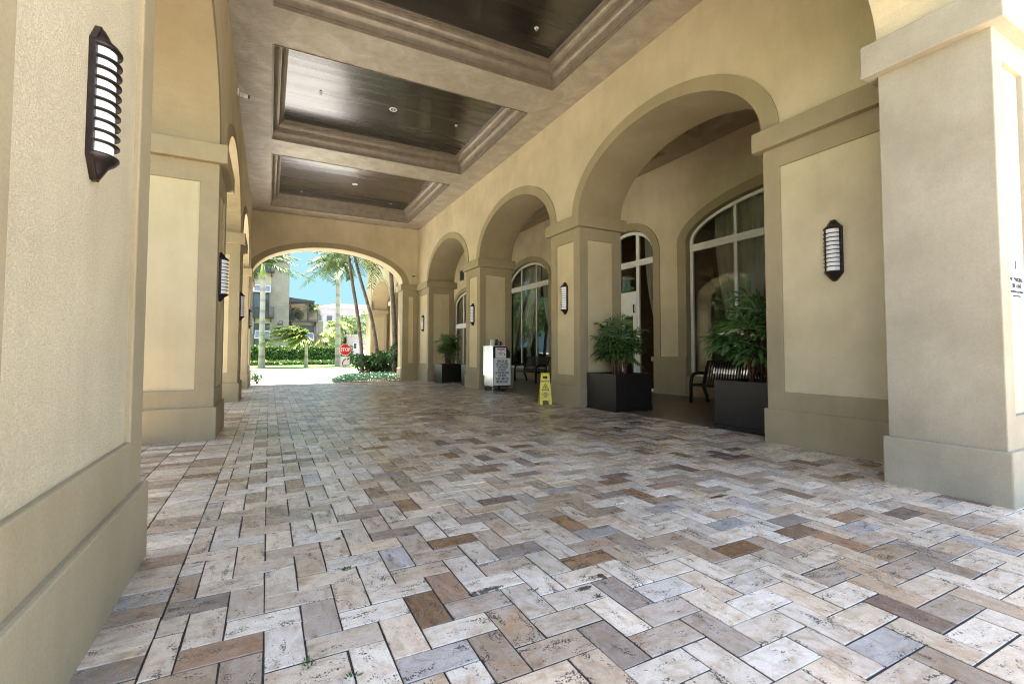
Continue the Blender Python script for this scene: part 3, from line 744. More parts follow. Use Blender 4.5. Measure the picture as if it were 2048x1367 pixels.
# ------------------------------------------------------------------ ceiling fittings
def downlight():
    t=thing('ceiling_light','','ceiling light',(0,0,0),0,'round lights in the ceiling coffers')
    m=MB(); m.lathe([(.062,-.002),(.068,-.012),(.092,-.012),(.10,0.)],28); m.build('trim_ring',M['white'],t)
    m=MB(); m.lathe([(.062,-.004),(.058,.03),(.02,.034),(.001,.034)],24); m.build('reflector',M['steel'],t)
    m=MB(); m.sphere((0,0,.012),.026); m.build('bulb',M['opal'],t)
    return t
zc=ZC+.458
d0=downlight(); d0['label']='round recessed light in the middle ceiling coffer'; d0.location=(2.65,11.55,zc)
dup(d0,'round recessed light in the farthest ceiling coffer',(2.65,17.45,zc))
def sprinkler():
    t=thing('sprinkler','','sprinkler',(0,0,0),0,'fire sprinkler heads on the ceiling panels')
    m=MB(); m.lathe([(.001,-.008),(.038,-.008),(.042,0)],20); m.build('escutcheon',M['white'],t)
    m=MB(); m.tube([(0,0,-.006),(0,0,-.045)],.010,8); m.lathe([(.001,-.048),(.024,-.048),(.024,-.044),(.001,-.044)],14); m.tube([(.014,0,-.008),(.004,0,-.045)],.004,5); m.tube([(-.014,0,-.008),(-.004,0,-.045)],.004,5); m.build('head',M['steel'],t)
    return t
s0=sprinkler(); s0['label']='sprinkler head in the nearest ceiling coffer'; s0.location=(4.33,7.35,zc)
for lab,p in (('sprinkler head in the middle coffer, over the left side of the drive',(.96,11.57,zc)),('sprinkler head in the middle coffer, nearer the lobby arcade',(4.34,11.6,zc)),('sprinkler head in the farthest coffer, over the left side of the drive',(.98,19.2,zc)),('sprinkler head in the farthest coffer, nearer the lobby arcade',(4.32,19.1,zc))):
    dup(s0,lab,p)
def camera_fit(label,loc,rz):
    t=thing('security_camera',label,'security camera',loc,rz)
    m=MB(); m.box(-.045,.045,-.03,0,-.06,.06); m.build('mount',M['white'],t,bevel=.006)
    m=MB(); m.tube([(0,-.02,0),(0,-.09,-.01)],.016,10); m.build('arm',M['white'],t)
    m=MB(); m.tube([(0,-.05,-.045),(0,-.20,-.06)],[.042,.042],14); m.build('housing',M['white'],t)
    m=MB(); m.tube([(0,-.20,-.06),(0,-.225,-.0625)],[.040,.034],14); m.build('lens',M['black'],t)
    return t
camera_fit('small white security camera in the far right corner above the slim pillar',(5.86,YI1,4.68),R(-35))
camera_fit('small security camera high on the left wall under the ceiling',(XL,11.2,6.66),R(90))

# ------------------------------------------------------------------ planters and fan palms
def planter():
    t=thing('planter_box','','planter',(0,0,0),0,'dark square planter boxes along the arcade')
    m=MB(); h=.475
    o=[(-h,-h),(h,-h),(h,h),(-h,h)]; i=[(-h+.035,-h+.035),(h-.035,-h+.035),(h-.035,h-.035),(-h+.035,h-.035)]
    for k in range(4):
        k2=(k+1)%4
        m.face([(*o[k],.055),(*o[k2],.055),(*o[k2],.76),(*o[k],.76)]); m.face([(*o[k],.76),(*o[k2],.76),(*i[k2],.76),(*i[k],.76)])
        m.face([(*i[k],.76),(*i[k2],.76),(*i[k2],.68),(*i[k],.68)])
    m.face([(*p,.055) for p in o[::-1]]); m.face([(*p,.68) for p in i])
    m.build('box',M['planter'],t,bevel=.006)
    m=MB(); m.box(-h-.012,h+.012,-h-.012,h+.012,0,.053); m.build('plinth',M['planter'],t,bevel=.006)
    m=MB(); m.box(-h+.04,h-.04,-h+.04,h-.04,.682,.70); m.build('soil',M['soil'],t)
    return t
def fan_palm(label,loc,seed,height=1.0,spread=.45,canes=9,leaves=34,blade=.30,bw=.032,zlo=.55,lean=(0,0)):
    t=thing('fan_palm',label,'potted palm',loc,0,'fan palms growing in the planter boxes')
    rr=random.Random(seed); c=MB(); tops=[]
    for k in range(canes):
        a=rr.uniform(0,6.28); r=rr.uniform(.03,.20); h=height*rr.uniform(.55,1.0)
        p0=Vector((r*math.cos(a),r*math.sin(a),0)); p1=p0+Vector((rr.uniform(-.10,.10)+lean[0]*.5,rr.uniform(-.10,.10)+lean[1]*.5,h))
        mid=(p0+p1)/2+Vector((rr.uniform(-.03,.03),rr.uniform(-.03,.03),0))
        c.tube([p0,mid,p1],[rr.uniform(.017,.027),.022,.012],7); tops.append((p0,p1))
    c.build('canes',M['cane'],t)
    m=MB()
    for k in range(leaves):
        p0,p1=rr.choice(tops); s=rr.uniform(zlo,1.02); st=p0.lerp(p1,s)
        a=rr.uniform(0,6.28); el=rr.uniform(-.2,1.2) if s>.8 else rr.uniform(-.35,.6)
        d=Vector((math.cos(a)*math.cos(el)+lean[0],math.sin(a)*math.cos(el)+lean[1],math.sin(el))).normalized()
        pl=spread*rr.uniform(.35,.8); hub=st+d*pl+Vector((0,0,-.06*pl))
        m.tube([st,st.lerp(hub,.5)+Vector((0,0,.03)),hub],.0045,4,0,False)
        up=Vector((0,0,1)); side=d.cross(up)
        if side.length<.1: side=Vector((1,0,0))
        side.normalize(); nrm=side.cross(d).normalized()
        nb=rr.randint(7,10); B=blade*rr.uniform(.75,1.15)
        for q in range(nb):
            th=R(-105+210*q/(nb-1))+rr.uniform(-.08,.08)
            bd=(d*math.cos(th)+side*math.sin(th)).normalized()
            wd=nrm.cross(bd).normalized()*bw*rr.uniform(.75,1.2)
            l=B*(1-.22*abs(th)/1.8)*rr.uniform(.85,1.1); dr=rr.uniform(.10,.42)*l
            p_1=hub+bd*l*.35+nrm*.012; p_2=hub+bd*l*.72+Vector((0,0,-dr*.35)); p_3=hub+bd*l*.97+Vector((0,0,-dr))
            f=nrm*bw*.35
            m.face([hub,p_1-wd*.5+f,p_2-wd*.55+f,p_2,p_1],0,False)
            m.face([hub,p_1,p_2,p_2+wd*.55+f,p_1+wd*.5+f],0,False)
            m.face([p_2-wd*.55+f,p_3-wd*.18,p_3,p_2],0,False); m.face([p_2,p_3,p_3+wd*.18,p_2+wd*.55+f],0,False)
    m.build('foliage',M['rhapis'],t,merge=True)
    return t
pl0=planter(); pl0['label']='dark planter box in front of the pillar with the yellow sign'; pl0.location=(6.64,7.83,0)
dup(pl0,'closest dark planter box, partly hidden by the widest right pillar',(6.89,4.76,0))
dup(pl0,'small looking dark planter box at the farthest right pillar',(6.60,18.30,floor_z(6,18.3)))
dup(pl0,'planter box mostly hidden behind the pillar with the valet cart',(6.80,15.75,floor_z(6,15.7)))
fan_palm('bushy fan palm in the planter before the pillar with the yellow sign',(6.64,7.83,.69),11,1.14,.33,18,150,.30,.030,.62)
fan_palm('closest fan palm with broad drooping leaves, half behind the widest pillar',(6.89,4.80,.69),23,1.18,.62,10,52,.50,.058,.48)
fan_palm('small dark fan palm against the farthest right pillar',(6.60,18.30,.68),31,1.10,.42,12,80,.28,.032,.45)
fan_palm('thin fan palm peeking out behind the pillar with the valet cart',(6.80,15.75,.68),43,.95,.45,6,20,.30,.034,.5)

# ------------------------------------------------------------------ valet cart
XM=lambda o,rx=90,rz=0:(Matrix.Translation(o)@Matrix.Rotation(R(rz),4,'Z')@Matrix.Rotation(R(rx),4,'X'))
ct=thing('valet_cart','white and steel valet cart carrying a no parking notice board','cart',(6.405,13.38,floor_z(6,13.4))); ct.scale=(.71,1,1)
fy=lambda a,b,w:(a,w,b)
m=MB(); m.prism([(-.405,.15),(.415,.15),(.415,1.20),(.22,1.38),(-.405,1.38)],fy,-.36,.38); m.build('body',M['black'],ct,bevel=.008)
m=MB(); m.box(-.425,-.407,-.37,.39,.13,1.40); m.build('side_panel',M['steel'],ct,bevel=.004)
m=MB(); m.box(-.43,.44,-.38,.40,.13,.147); m.build('bottom_tray',M['black'],ct)
m=MB(); m.box(-.43,.22,-.37,.39,1.383,1.40); m.build('top_tray',M['whitemetal'],ct,bevel=.003)
m=MB(); m.box(-.395,.425,-.388,-.365,.17,1.01,0)
for k,s in enumerate(('VEHICLES ARE','NOT ALLOWED','TO BE PARKED','IN FRONT','OF THE BUILDING','FOR MORE','THAN 5 MINUTES','PER FIRE CODE')):
    m.text(s,.104,XM((.015,-.3895,.915-k*.0905)),1,.0018,.80 if len(s)<14 else .76)
m.build('notice_board',[M['whitemetal'],M['ink']],ct)
m=MB(); m.box(-.30,.215,-.374,-.364,1.015,1.335,0); m.text('WARNING',.075,XM((-.04,-.376,1.285)),1,.003,.95)
for k,s in enumerate(('VALET','PARKING ONLY','THIS AREA')): m.text(s,.035,XM((-.04,-.376,1.215-k*.048)),2,.0005)
m.box(.13,.16,-.3755,-.374,1.10,1.16,2)
m.build('paper_notice',[M['paper'],M['red'],M['ink']],ct)
for sx in (-1,1):
    for sy in (-1,1):
        c=MB(); c.box(sx*.33-.03,sx*.33+.03,sy*.28-.02,sy*.28+.02,.085,.13); c.bar((sx*.33-.028,sy*.28,.1),(sx*.33-.028,sy*.28+.03,.045),.006,.03); c.bar((sx*.33+.028,sy*.28,.1),(sx*.33+.028,sy*.28+.03,.045),.006,.03)
        cs=c.build('caster',M['steel'],ct)
        c=MB(); c.tube([(sx*.33-.018,sy*.28+.03,.045),(sx*.33+.018,sy*.28+.03,.045)],.045,16); c.build('wheel',M['galv'] if sx<0 and sy<0 else M['black'],cs)
zt=1.40+floor_z(6,13.4)
m=MB(); m.prism([(-.06,0),(.07,0),(.05,.08),(.055,.2),(.0,.15),(-.03,.21)],lambda a,b,w:(a,w,b),-.03,.03); tag(m.build('paper_bag',M['paper'],None,(6.20,13.3,zt),bevel=.006),'crumpled white paper bag on top of the valet cart','bag')
m=MB(); m.lathe([(.001,0),(.04,0),(.042,.09),(.02,.115),(.014,.14)],14); m.box(-.03,.05,-.012,.012,.14,.19); m.bar((.045,0,.17),(.055,0,.11),.01,.012); tag(m.build('spray_bottle',M['black'],None,(6.33,13.25,zt)),'black spray bottle on the valet cart','bottle')
m=MB(); m.tube([(-.09,0,.03),(-.03,.0,.14),(.02,0,.12),(.02,0,.02)],.018,8); m.tube([(.03,0,.02),(.05,0,.13),(.10,0,.05)],.018,8); m.box(-.10,.12,-.035,.035,0,.022); tag(m.build('tape_dispenser',M['black'],None,(6.47,13.3,zt)),'black desk gadget with two loops on the valet cart','dispenser')

# ------------------------------------------------------------------ wet floor sign
ws=thing('wet_floor_sign','yellow folding wet floor caution sign beside a pillar','caution sign',(5.72,9.33,0),R(-24))
def wf_panel(front):
    m=MB(); T=R(12)
    def fn(a,b,w):
        y=(-.15+b*math.sin(T)) if front else (.15-b*math.sin(T))
        return (a,y+(w if front else -w),b*math.cos(T))
    W=lambda b:.145-.045*b/.72
    # outline with foot notch and hand hole: build from strips
    strips=[(0,.09,'n'),(.09,.60,None),(.60,.655,'h'),(.655,.73,None)]
    def slab(pts):
        m.prism(pts,fn,0,.012)
    for z0,z1,k in strips:
        if k is None: slab([(-W(z0),z0),(W(z0),z0),(W(z1),z1),(-W(z1),z1)])
        else:
            h=.075 if k=='n' else .055
            slab([(-W(z0),z0),(-h,z0),(-h,z1),(-W(z1),z1)]); slab([(h,z0),(W(z0),z0),(W(z1),z1),(h,z1)])
    if front:
        P=Matrix.Translation((0,-.15,0))@Matrix.Rotation(-T,4,'X')@Matrix.Rotation(R(90),4,'X')
        q=lambda x,z:P@Matrix.Translation((x,z,.0015))
        m.text('CAUTION',.052,q(0,.535),1,.001)
        m.text('WET',.034,q(0,.262),1,.001); m.text('FLOOR',.034,q(0,.225),1,.001)
        m.text('CUIDADO',.016,q(-.085,.235),1,0.,.8); m.text('PISO MOJADO',.016,q(.085,.235),1,0.,.6)
        o=[(-.092,.325),(.092,.325),(0,.49)]; i=[(-.072,.337),(.072,.337),(0,.466)]
        for k in range(3):
            k2=(k+1)%3
            m.face([tuple(q(*p)@Vector((0,0,0))) for p in (o[k],o[k2],i[k2],i[k])],1)
        q0=lambda x,z:tuple(P@Vector((x,z,.003)))
        for poly in ([(-.012,.428),(.0,.436),(.008,.424),(-.004,.416)],[(-.01,.418),(.014,.40),(.006,.385),(-.02,.405)],[(.002,.39),(.034,.366),(.03,.36),(-.006,.382)],[(-.01,.395),(-.022,.365),(-.016,.362),(.0,.385)],[(.01,.41),(.034,.418),(.034,.413),(.012,.402)],[(-.045,.348),(.045,.348),(.045,.352),(-.045,.352)]):
            m.face([q0(*p) for p in poly],1)
        m.face([q0(*p) for p in ((-.033,.168),(.033,.168),(.033,.192),(-.033,.192))],2)
    m.build('front_panel' if front else 'back_panel',[M['yellow'],M['ink'],M['red']],ws)
wf_panel(True); wf_panel(False)
m=MB(); m.tube([(-.10,0,.705),(.10,0,.705)],.012,10); m.build('hinge',M['yellow'],ws)

# ------------------------------------------------------------------ benches
def bench(label,loc,length):
    t=thing('bench',label,'bench',loc,0,'dark metal slatted benches in the gallery')
    prof=[(.0,.40),(.02,.435),(.07,.45),(.2,.44),(.34,.425),(.42,.43),(.47,.47),(.50,.56),(.525,.68),(.56,.82),(.61,.95),(.64,.985)]
    n=int(length/.072)
    for nm,rng in (('seat',range(0,6)),('backrest',range(6,len(prof)-1))):
        m=MB()
        for k in range(n):
            y=-length/2+.05+(length-.1)*k/(n-1)
            for i in rng:
                (a,b),(c,d)=prof[i],prof[i+1]
                m.bar((a,y,b),(c,y,d),.036,.010,0,(-(d-b),0,c-a))
        if nm=='seat':
            m.tube([(.03,-length/2,.425),(.03,length/2,.425)],.02,8); m.tube([(.40,-length/2,.415),(.40,length/2,.415)],.02,8)
        else:
            m.tube([(.64,-length/2,.985),(.64,length/2,.985)],.024,8); m.tube([(.49,-length/2,.52),(.49,length/2,.52)],.018,8)
        m.build(nm,M['benchmetal'],t)
    for s in (-1,1):
        y=s*(length/2); m=MB()
        m.tube([(.02,y,0),(.02,y,.46),(.05,y,.60),(.12,y,.675),(.24,y,.70),(.40,y,.70),(.53,y,.69)],.040,8)
        m.tube([(.02,y,.42),(.44,y,.41),(.52,y,.68),(.64,y,.985)],.034,8)
        m.tube([(.44,y,.41),(.55,y,.15),(.60,y,0)],.038,8)
        m.build('end_frame',M['benchmetal'],t)
    return t
bench('dark slatted metal bench behind the closest planter box',(8.95,7.05,0),1.85)
bench('dark metal bench in shade past the yellow wet floor sign',(8.95,16.15,0),1.7)

# ------------------------------------------------------------------ fire lane sign on the near right pillar
sg=thing('fire_lane_sign','white arched no parking fire lane sign on the near right pillar','sign',(5.555,1.516,0))
m=MB(); W=.175
pts=[(-W,1.655),(W,1.655),(W,1.86)]+[(W*math.cos(a),1.86+.16*math.sin(a)) for a in [R(15*k) for k in range(1,12)]]+[(-W,1.86)]
m.prism(pts,lambda a,b,w:(a,w,b),-.006,.003,0)
inn=[(a*.955,(b-1.8)*.955+1.8) for a,b in pts]; in2=[(a*.925,(b-1.8)*.93+1.8) for a,b in pts]
for k in range(len(pts)):
    k2=(k+1)%len(pts); m.face([(inn[k][0],-.0072,inn[k][1]),(inn[k2][0],-.0072,inn[k2][1]),(in2[k2][0],-.0072,in2[k2][1]),(in2[k][0],-.0072,in2[k][1])],1)
for s,z,sz in (('NO PARKING',1.815,.050),('FIRE LANE',1.762,.050),('VEHICLES WILL BE TOWED',1.713,.026),('AT OWNERS EXPENSE',1.678,.018)): m.text(s,sz,XM((0,-.0075,z)),1,.0006,.92)
m.prism([(-.02,1.905),(.02,1.905),(.012,1.935),(.014,1.965),(0,1.985),(-.014,1.965),(-.012,1.935)],lambda a,b,w:(a,w,b),-.008,-.006,1)
m.build('plate',[M['paper'],M['ink']],sg)

# ------------------------------------------------------------------ the far wing of the building
WX=6.5
pier('wing_pillar','sunlit wing pillar nearest the porch, behind the thick ringed palm',WX,WX+TH,27.45,28.6,ZCAP0,ZCAP1,{'-x':(27.68,28.37),'-y':(WX+.23,WX+.94)},('outtrim','outtrim','outwall'),group='pillars of the sunlit wing')
pier('wing_pillar','sunlit wing pillar farther off, behind the two leaning palms',WX,WX+TH,34.72,36.4,ZCAP0,ZCAP1,{'-x':(34.95,36.1),'-y':(WX+.23,WX+.94)},('outtrim','outtrim','outwall'),group='pillars of the sunlit wing')
m=MB(); ops=[(24.75,2.7,0,ZCAP1,1.5),(31.66,3.06,0,ZCAP1,1.6)]
arch_wall(m,FY(WX),Y1+.02,36.4,0,TH,ZCAP1,8.2,ops)
wg=tag(m.build('wing_wall',[M['outwall'],M['outtrim']]),'sunlit cream wing wall with arches beyond the driveway exit','wall')
for c,h,s,sp,r in ops: arch_band(FY(WX),c,h,sp+.002,r,.22,-.022,.05).build('arch_trim',M['outtrim'],wg)
m=MB(); m.box(WX-.03,WX+.02,34.45,34.62,ZCAP1,7.9); m.box(WX-.03,WX+.02,28.0,28.12,ZCAP1,7.9); m.build('pilaster_strip',M['outtrim'],wg)
m=MB()
for k,(o,z0,z1) in enumerate(((.08,7.55,7.75),(.2,7.75,7.95),(.38,7.95,8.3))): m.box(WX-o,WX+TH,Y1+.3,36.4+o,z0,z1)
m.build('cornice',M['outwall'],wg)
def MB_wing():
    q=MB(); q.box(WX+TH+.002,XF-.002,36.0,36.38,-.3,8.39); return q
m=MB(); m.box(WX-.1,XF+4,Y1+.3,36.9,8.402,8.7); tag(MB_wing().build('wing_end_wall',M['outwall']),'plain stucco wall closing the far end of the wing gallery','wall')
tag(m.build('wing_roof',M['outwall']),'flat roof over the sunlit wing','roof')

# ------------------------------------------------------------------ palms
def frond(m,o,az,el,ln,droop,nl,ll,rr,mi=0,wind=(0,0),lw=.05,hang=.5):
    o=Vector(o); dh=Vector((math.cos(az),math.sin(az),0)); pts=[]
    K=12
    for k in range(K+1):
        t=k/K
        pts.append(o+dh*(ln*math.cos(el)*t*(1-.12*t))+Vector((wind[0]*t*t,wind[1]*t*t,ln*(math.sin(el)*t-droop*t*t))))
    m.tube(pts,[.022*(1-.75*k/K)*(ln/2.5) for k in range(K+1)],4,mi,False)
    for k in range(nl):
        t=.1+.9*k/(nl-1); x=t*K; i=min(int(x),K-1); p=pts[i].lerp(pts[i+1],x-i); d=(pts[i+1]-pts[i]).normalized()
        side=d.cross(Vector((0,0,1)))
        if side.length<.05: side=Vector((-dh.y,dh.x,0))
        side.normalize()
        for s in (-1,1):
            l=ll*(.45+.75*math.sin(math.pi*min(1,t*.8+.12)))*rr.uniform(.8,1.15)
            dd=(side*s*rr.uniform(.75,1.)+d*rr.uniform(.35,.75)+Vector((0,0,rr.uniform(-.2,.25)))).normalized()
            q1=p+dd*l*.5+Vector((wind[0]*.05,wind[1]*.05,-hang*l*.12)); q2=p+dd*l*.95+Vector((wind[0]*.14,wind[1]*.14,-hang*l*.55))
            w=d*lw*.5
            m.face([p-w*.6,p+w*.6,q1+w,q1-w],mi); m.face([q1-w,q1+w,q2],mi)
def palm(name,label,base,path,rad,trunk,nf,fl,droop,leaf,seed,shaft=None,wind=(0,0),nl=30,ll=.55,els=(-.4,1.25),group=None,lw=.05,hang=.5):
    rr=random.Random(seed); t=thing(name,label,'palm tree',base,0,group)
    m=MB(); P=[Vector((x,y,z)) for x,y,z in path]
    fine=[];fr=[]
    for i in range(len(P)-1):
        n=8
        for k in range(n):
            s=k/n
            a=P[max(i-1,0)];b=P[i];c=P[i+1];d=P[min(i+2,len(P)-1)]
            fine.append(.5*((2*b)+(c-a)*s+(2*a-5*b+4*c-d)*s*s+(3*b-a-3*c+d)*s**3)); fr.append(rad[i]+(rad[i+1]-rad[i])*s)
    fine.append(P[-1]); fr.append(rad[-1])
    m.tube(fine,fr,12); m.build('trunk',trunk,t)
    top=P[-1]; d=(P[-1]-P[-2]).normalized()
    if shaft:
        m=MB(); m.tube([top-d*.02,top+d*shaft*.3,top+d*shaft],[rad[-1]*1.12,rad[-1]*1.25,rad[-1]*.55],12); m.build('crownshaft',M['crownshaft'],t); top=top+d*shaft*.95
    m=MB()
    for k in range(nf):
        az=k*2.399+rr.uniform(-.3,.3); el=els[0]+(els[1]-els[0])*((k+.5)/nf)+rr.uniform(-.12,.12)
        frond(m,top,az,el,fl*rr.uniform(.85,1.1),droop*rr.uniform(.8,1.2),nl,ll,rr,0,wind,lw,hang)
    m.build('fronds',leaf,t)
    return t
RY='royal palms along the street'
palm('royal_palm','tall pale palm trunk left of the exit, in front of the balcony building',(-.49,42.2,GZ),[(0,0,0),(0,0,.5),(-.02,0,3.5),(-.03,0,6.3),(-.05,0,7.25)],[.40,.24,.20,.185,.17],M['palmtrunk'],12,2.8,.5,M['frond'],1,1.1,(1.2,0),38,.6,(-.05,1.2),RY,.09,.7)
palm('royal_palm','tall pale palm trunk directly behind the stop sign',(5.4,43.4,GZ),[(0,0,0),(-.02,0,.5),(-.06,0,3.6),(-.10,0,6.6),(-.10,0,8.15)],[.38,.25,.20,.18,.15],M['palmtrunk'],20,2.7,.6,M['frond'],2,1.0,(-.8,0),40,.65,(-.15,1.15),RY,.09,.8)
palm('windblown_palm','short palm on the lawn with its yellow green crown blown to the left',(2.65,40.7,GZ),[(0,0,0),(0,0,.4),(.0,0,1.3),(-.08,0,1.95),(-.3,0,2.55)],[.21,.15,.12,.12,.11],M['palmtrunk'],34,1.7,.5,M['frondsun'],3,None,(-1.5,0),40,.62,(-.1,1.3),None,.10,.4)
LN='slender ringed palms rising from the shrubs'
palm('leaning_palm','thin palm leaning left, farther left of the leaning pair',(4.55,26.6,GZ),[(0,0,0),(-.02,0,1.2),(-.25,0,3.2),(-.62,0,5.4),(-.85,0,6.9)],[.115,.10,.092,.085,.075],M['ringtrunk'],14,2.1,.6,M['frond'],4,.5,(.3,0),26,.5,(-.5,1.),LN)
palm('leaning_palm','thin palm leaning left, farther right of the leaning pair',(5.75,28.4,GZ),[(0,0,0),(-.06,0,1.5),(-.4,0,3.4),(-1.05,0,5.6),(-1.5,0,7.3)],[.125,.115,.10,.09,.08],M['ringtrunk'],14,2.2,.6,M['frond'],5,.5,(.3,0),26,.5,(-.5,1.),LN)
palm('leaning_palm','thick dark ringed palm trunk close beside the slim right pillar',(6.05,25.4,GZ),[(0,0,0),(0,0,1.5),(-.05,0,3.0),(-.17,0,4.6),(-.30,0,6.4)],[.145,.135,.125,.115,.10],M['ringtrunk'],14,2.2,.6,M['frond'],6,.5,(.2,0),26,.5,(-.5,1.),LN)
BG='palms and trees by the far street'
palm('street_palm','bright yellow green palm clump between the relief column and the royal palm',(8.2,69,GZ),[(0,0,0),(.1,0,2.2),(.15,0,4.4)],[.16,.12,.1],M['palmtrunk'],20,2.6,.55,M['frondsun'],7,.4,(0,0),24,.7,(-.6,1.2),BG,.10)
palm('street_palm','small palm with twin pale stems before the dark shopfront windows',(7.2,66,GZ),[(0,0,0),(-.15,0,1.5),(-.3,0,3.0)],[.10,.08,.07],M['palmtrunk'],14,1.9,.5,M['frondsun'],8,.3,(0,0),22,.6,(-.6,1.1),BG,.10)
palm('street_palm','feathery green palm right of the royal palm, above the gatehouse',(11.2,78,GZ),[(0,0,0),(.1,0,3),(.1,0,5.4)],[.2,.16,.12],M['palmtrunk'],20,3.2,.6,M['frond'],9,.5,(.6,0),24,.7,(-.6,1.1),BG,.10)
palm('street_palm','dusty palm crown beside the farther leaning trunk',(14.6,84,GZ),[(0,0,0),(.1,0,3),(.1,0,5.6)],[.2,.16,.12],M['palmtrunk'],18,3.4,.6,M['frond'],10,.5,(-.5,0),24,.7,(-.6,1.1),BG,.10)
palm('terrace_palm','spiky palm growing on the terrace of the stepped building',(5.2,70.,4.9),[(0,0,0),(.02,0,1.2),(0,0,2.3)],[.14,.12,.11],M['ringtrunk'],18,1.7,.5,M['frond'],12,None,(0,0),22,.5,(-.6,1.2),None,.08)

# ------------------------------------------------------------------ hedges, shrubs, trees
def leaf_box(m,x0,x1,y0,y1,z0,z1,n,s,rr,mi=0,top=.35):
    for _ in range(n):
        x=rr.uniform(x0,x1); 
        f=rr.random()
        if f<top: y=rr.uniform(y0,y1); z=z1+rr.uniform(-.4,.5)*s
        elif f<top+.45: y=y0+rr.uniform(-.5,.5)*s; z=rr.uniform(z0,z1)
        else: y=rr.uniform(y0,y1); z=rr.uniform(z0,z1)
        leaf(m,(x,y,z),s*rr.uniform(.6,1.2),rr,mi)
def leaf(m,p,s,rr,mi=0):
    a=Vector((rr.gauss(0,1),rr.gauss(0,1),rr.gauss(0,.8)))
    if a.length<.01: a=Vector((1,0,0))
    a.normalize(); b=a.cross(Vector((rr.gauss(0,1),rr.gauss(0,1),rr.gauss(0,1))))
    if b.length<.01: b=Vector((0,0,1))
    b.normalize(); p=Vector(p)
    m.face([p-a*s*.5,p+b*s*.22-a*.05*s,p+a*s*.5,p-b*s*.22-a*.05*s],mi)
def hedge(name,label,x0,x1,y0,y1,z0,z1,n,s,seed,leafm,group=None):
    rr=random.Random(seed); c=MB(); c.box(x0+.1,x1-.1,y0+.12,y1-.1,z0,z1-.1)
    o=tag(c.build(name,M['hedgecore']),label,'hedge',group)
    m=MB(); leaf_box(m,x0,x1,y0,y1,z0,z1,n,s,rr); m.build('foliage',M[leafm],o)
    return o
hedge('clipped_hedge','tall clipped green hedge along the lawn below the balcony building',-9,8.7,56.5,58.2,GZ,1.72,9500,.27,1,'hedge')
hedge('border_hedge','low sunlit border hedge in front of the tall clipped hedge',-9,12.5,48.4,49.5,GZ,.28,5200,.2,2,'hedge')
def bush(name,label,c,rx,ry,rz,n,s,seed,leafm,cat='shrub',group=None,lumps=6):
    rr=random.Random(seed); t=thing(name,label,cat,c,0,group)
    ls=[(rr.uniform(-.55,.55)*rx,rr.uniform(-.55,.55)*ry,rr.uniform(.35,.8)*rz,rr.uniform(.45,.7)) for _ in range(lumps)]+[(0,0,.5*rz,.85)]
    m=MB()
    for _ in range(n):
        lx,ly,lz,k=rr.choice(ls); v=Vector((rr.gauss(0,1),rr.gauss(0,1),rr.gauss(0,1))).normalized()*rr.uniform(.55,1.)**.5
        p=(lx+v.x*rx*k,ly+v.y*ry*k,max(.02,lz+v.z*rz*.5*k)); leaf(m,p,s*rr.uniform(.6,1.25),rr)
    m.build('foliage',M[leafm],t)
    m=MB()
    for k in range(5):
        a=rr.uniform(0,6.28); m.tube([(0,0,0),(rx*.3*math.cos(a),ry*.3*math.sin(a),rz*.4),(rx*.5*math.cos(a),ry*.5*math.sin(a),rz*.75)],[.03,.02,.008],5)
    m.build('stems',M['bark'],t)
    return t
SH='shrubs at the foot of the ringed palms'
bush('shrub','leafy green shrub around the farther left leaning palm',(4.95,27.3,GZ),.95,1.2,1.15,2600,.2,1,'shrub',group=SH)
bush('shrub','leafy green shrub between the two leaning palms and the thick palm',(5.8,27.0,GZ),1.1,1.1,1.35,3000,.2,2,'shrub',group=SH)
bush('shrub','tallest leafy shrub, beside the thick ringed palm and the slim pillar',(6.45,25.6,GZ),.8,1.0,1.7,2600,.18,3,'shrub',group=SH)
bush('shrub','small dark seedling at the foot of the last left pillar',(-.42,22.2,GZ),.28,.3,.42,260,.11,4,'shrub')
rr=random.Random(9); m=MB()
for _ in range(9000):
    u=rr.random(); x=2.5+u*3.95; y=rr.uniform(21.1,21.1+1.2+2.0*min(1,u*2.5)); h=.26*min(1,(u+.06)*5)*min(1,(y-21.0)*3)
    leaf(m,(x,y,GZ+.03+h*rr.random()**.6),rr.uniform(.06,.12),rr)
m2=tag(m.build('ground_cover',M['groundcover']),'low bluish green ground cover beside the driveway exit','ground cover',kind='stuff')
m=MB()
def tree(label,base,h,cr,seed,n=4200,s=.34,group=None):
    rr=random.Random(seed); t=thing('broadleaf_tree',label,'tree',base,0,group)
    m=MB(); m.tube([(0,0,0),(.05,.03,h*.3),(.0,.1,h*.55),(.1,.1,h*.8)],[.24,.18,.13,.05],9)
    cl=[]
    for k in range(11):
        a=rr.uniform(0,6.28); z=h*rr.uniform(.38,.92); r=cr*rr.uniform(.35,.85)*(1.1-abs(z/h-.6))
        e=(r*math.cos(a),r*math.sin(a),z); m.tube([(0,.05,z*.72),(e[0]*.5,e[1]*.5,z*.9),e],[.08,.05,.02],6); cl.append((Vector(e),rr.uniform(.32,.55)*cr))
    m.build('trunk',M['bark'],t)
    m=MB()
    for _ in range(n):
        c,r=rr.choice(cl); v=Vector((rr.gauss(0,1),rr.gauss(0,1),rr.gauss(0,.8))).normalized()*r*rr.uniform(.3,1.)**.6
        leaf(m,c+v,s*rr.uniform(.6,1.3),rr)
    m.build('crown',M['treeleaf'],t); return t
tree('dense round green tree behind the royal palm and the gatehouse',(10.2,74,GZ),6.4,2.6,5,2600,.4,BG)
tree('broad green tree beyond the sunlit wing',(17.5,90,GZ),8.2,4.,6,2600,.5,BG)
ST='street trees on the side lawn'
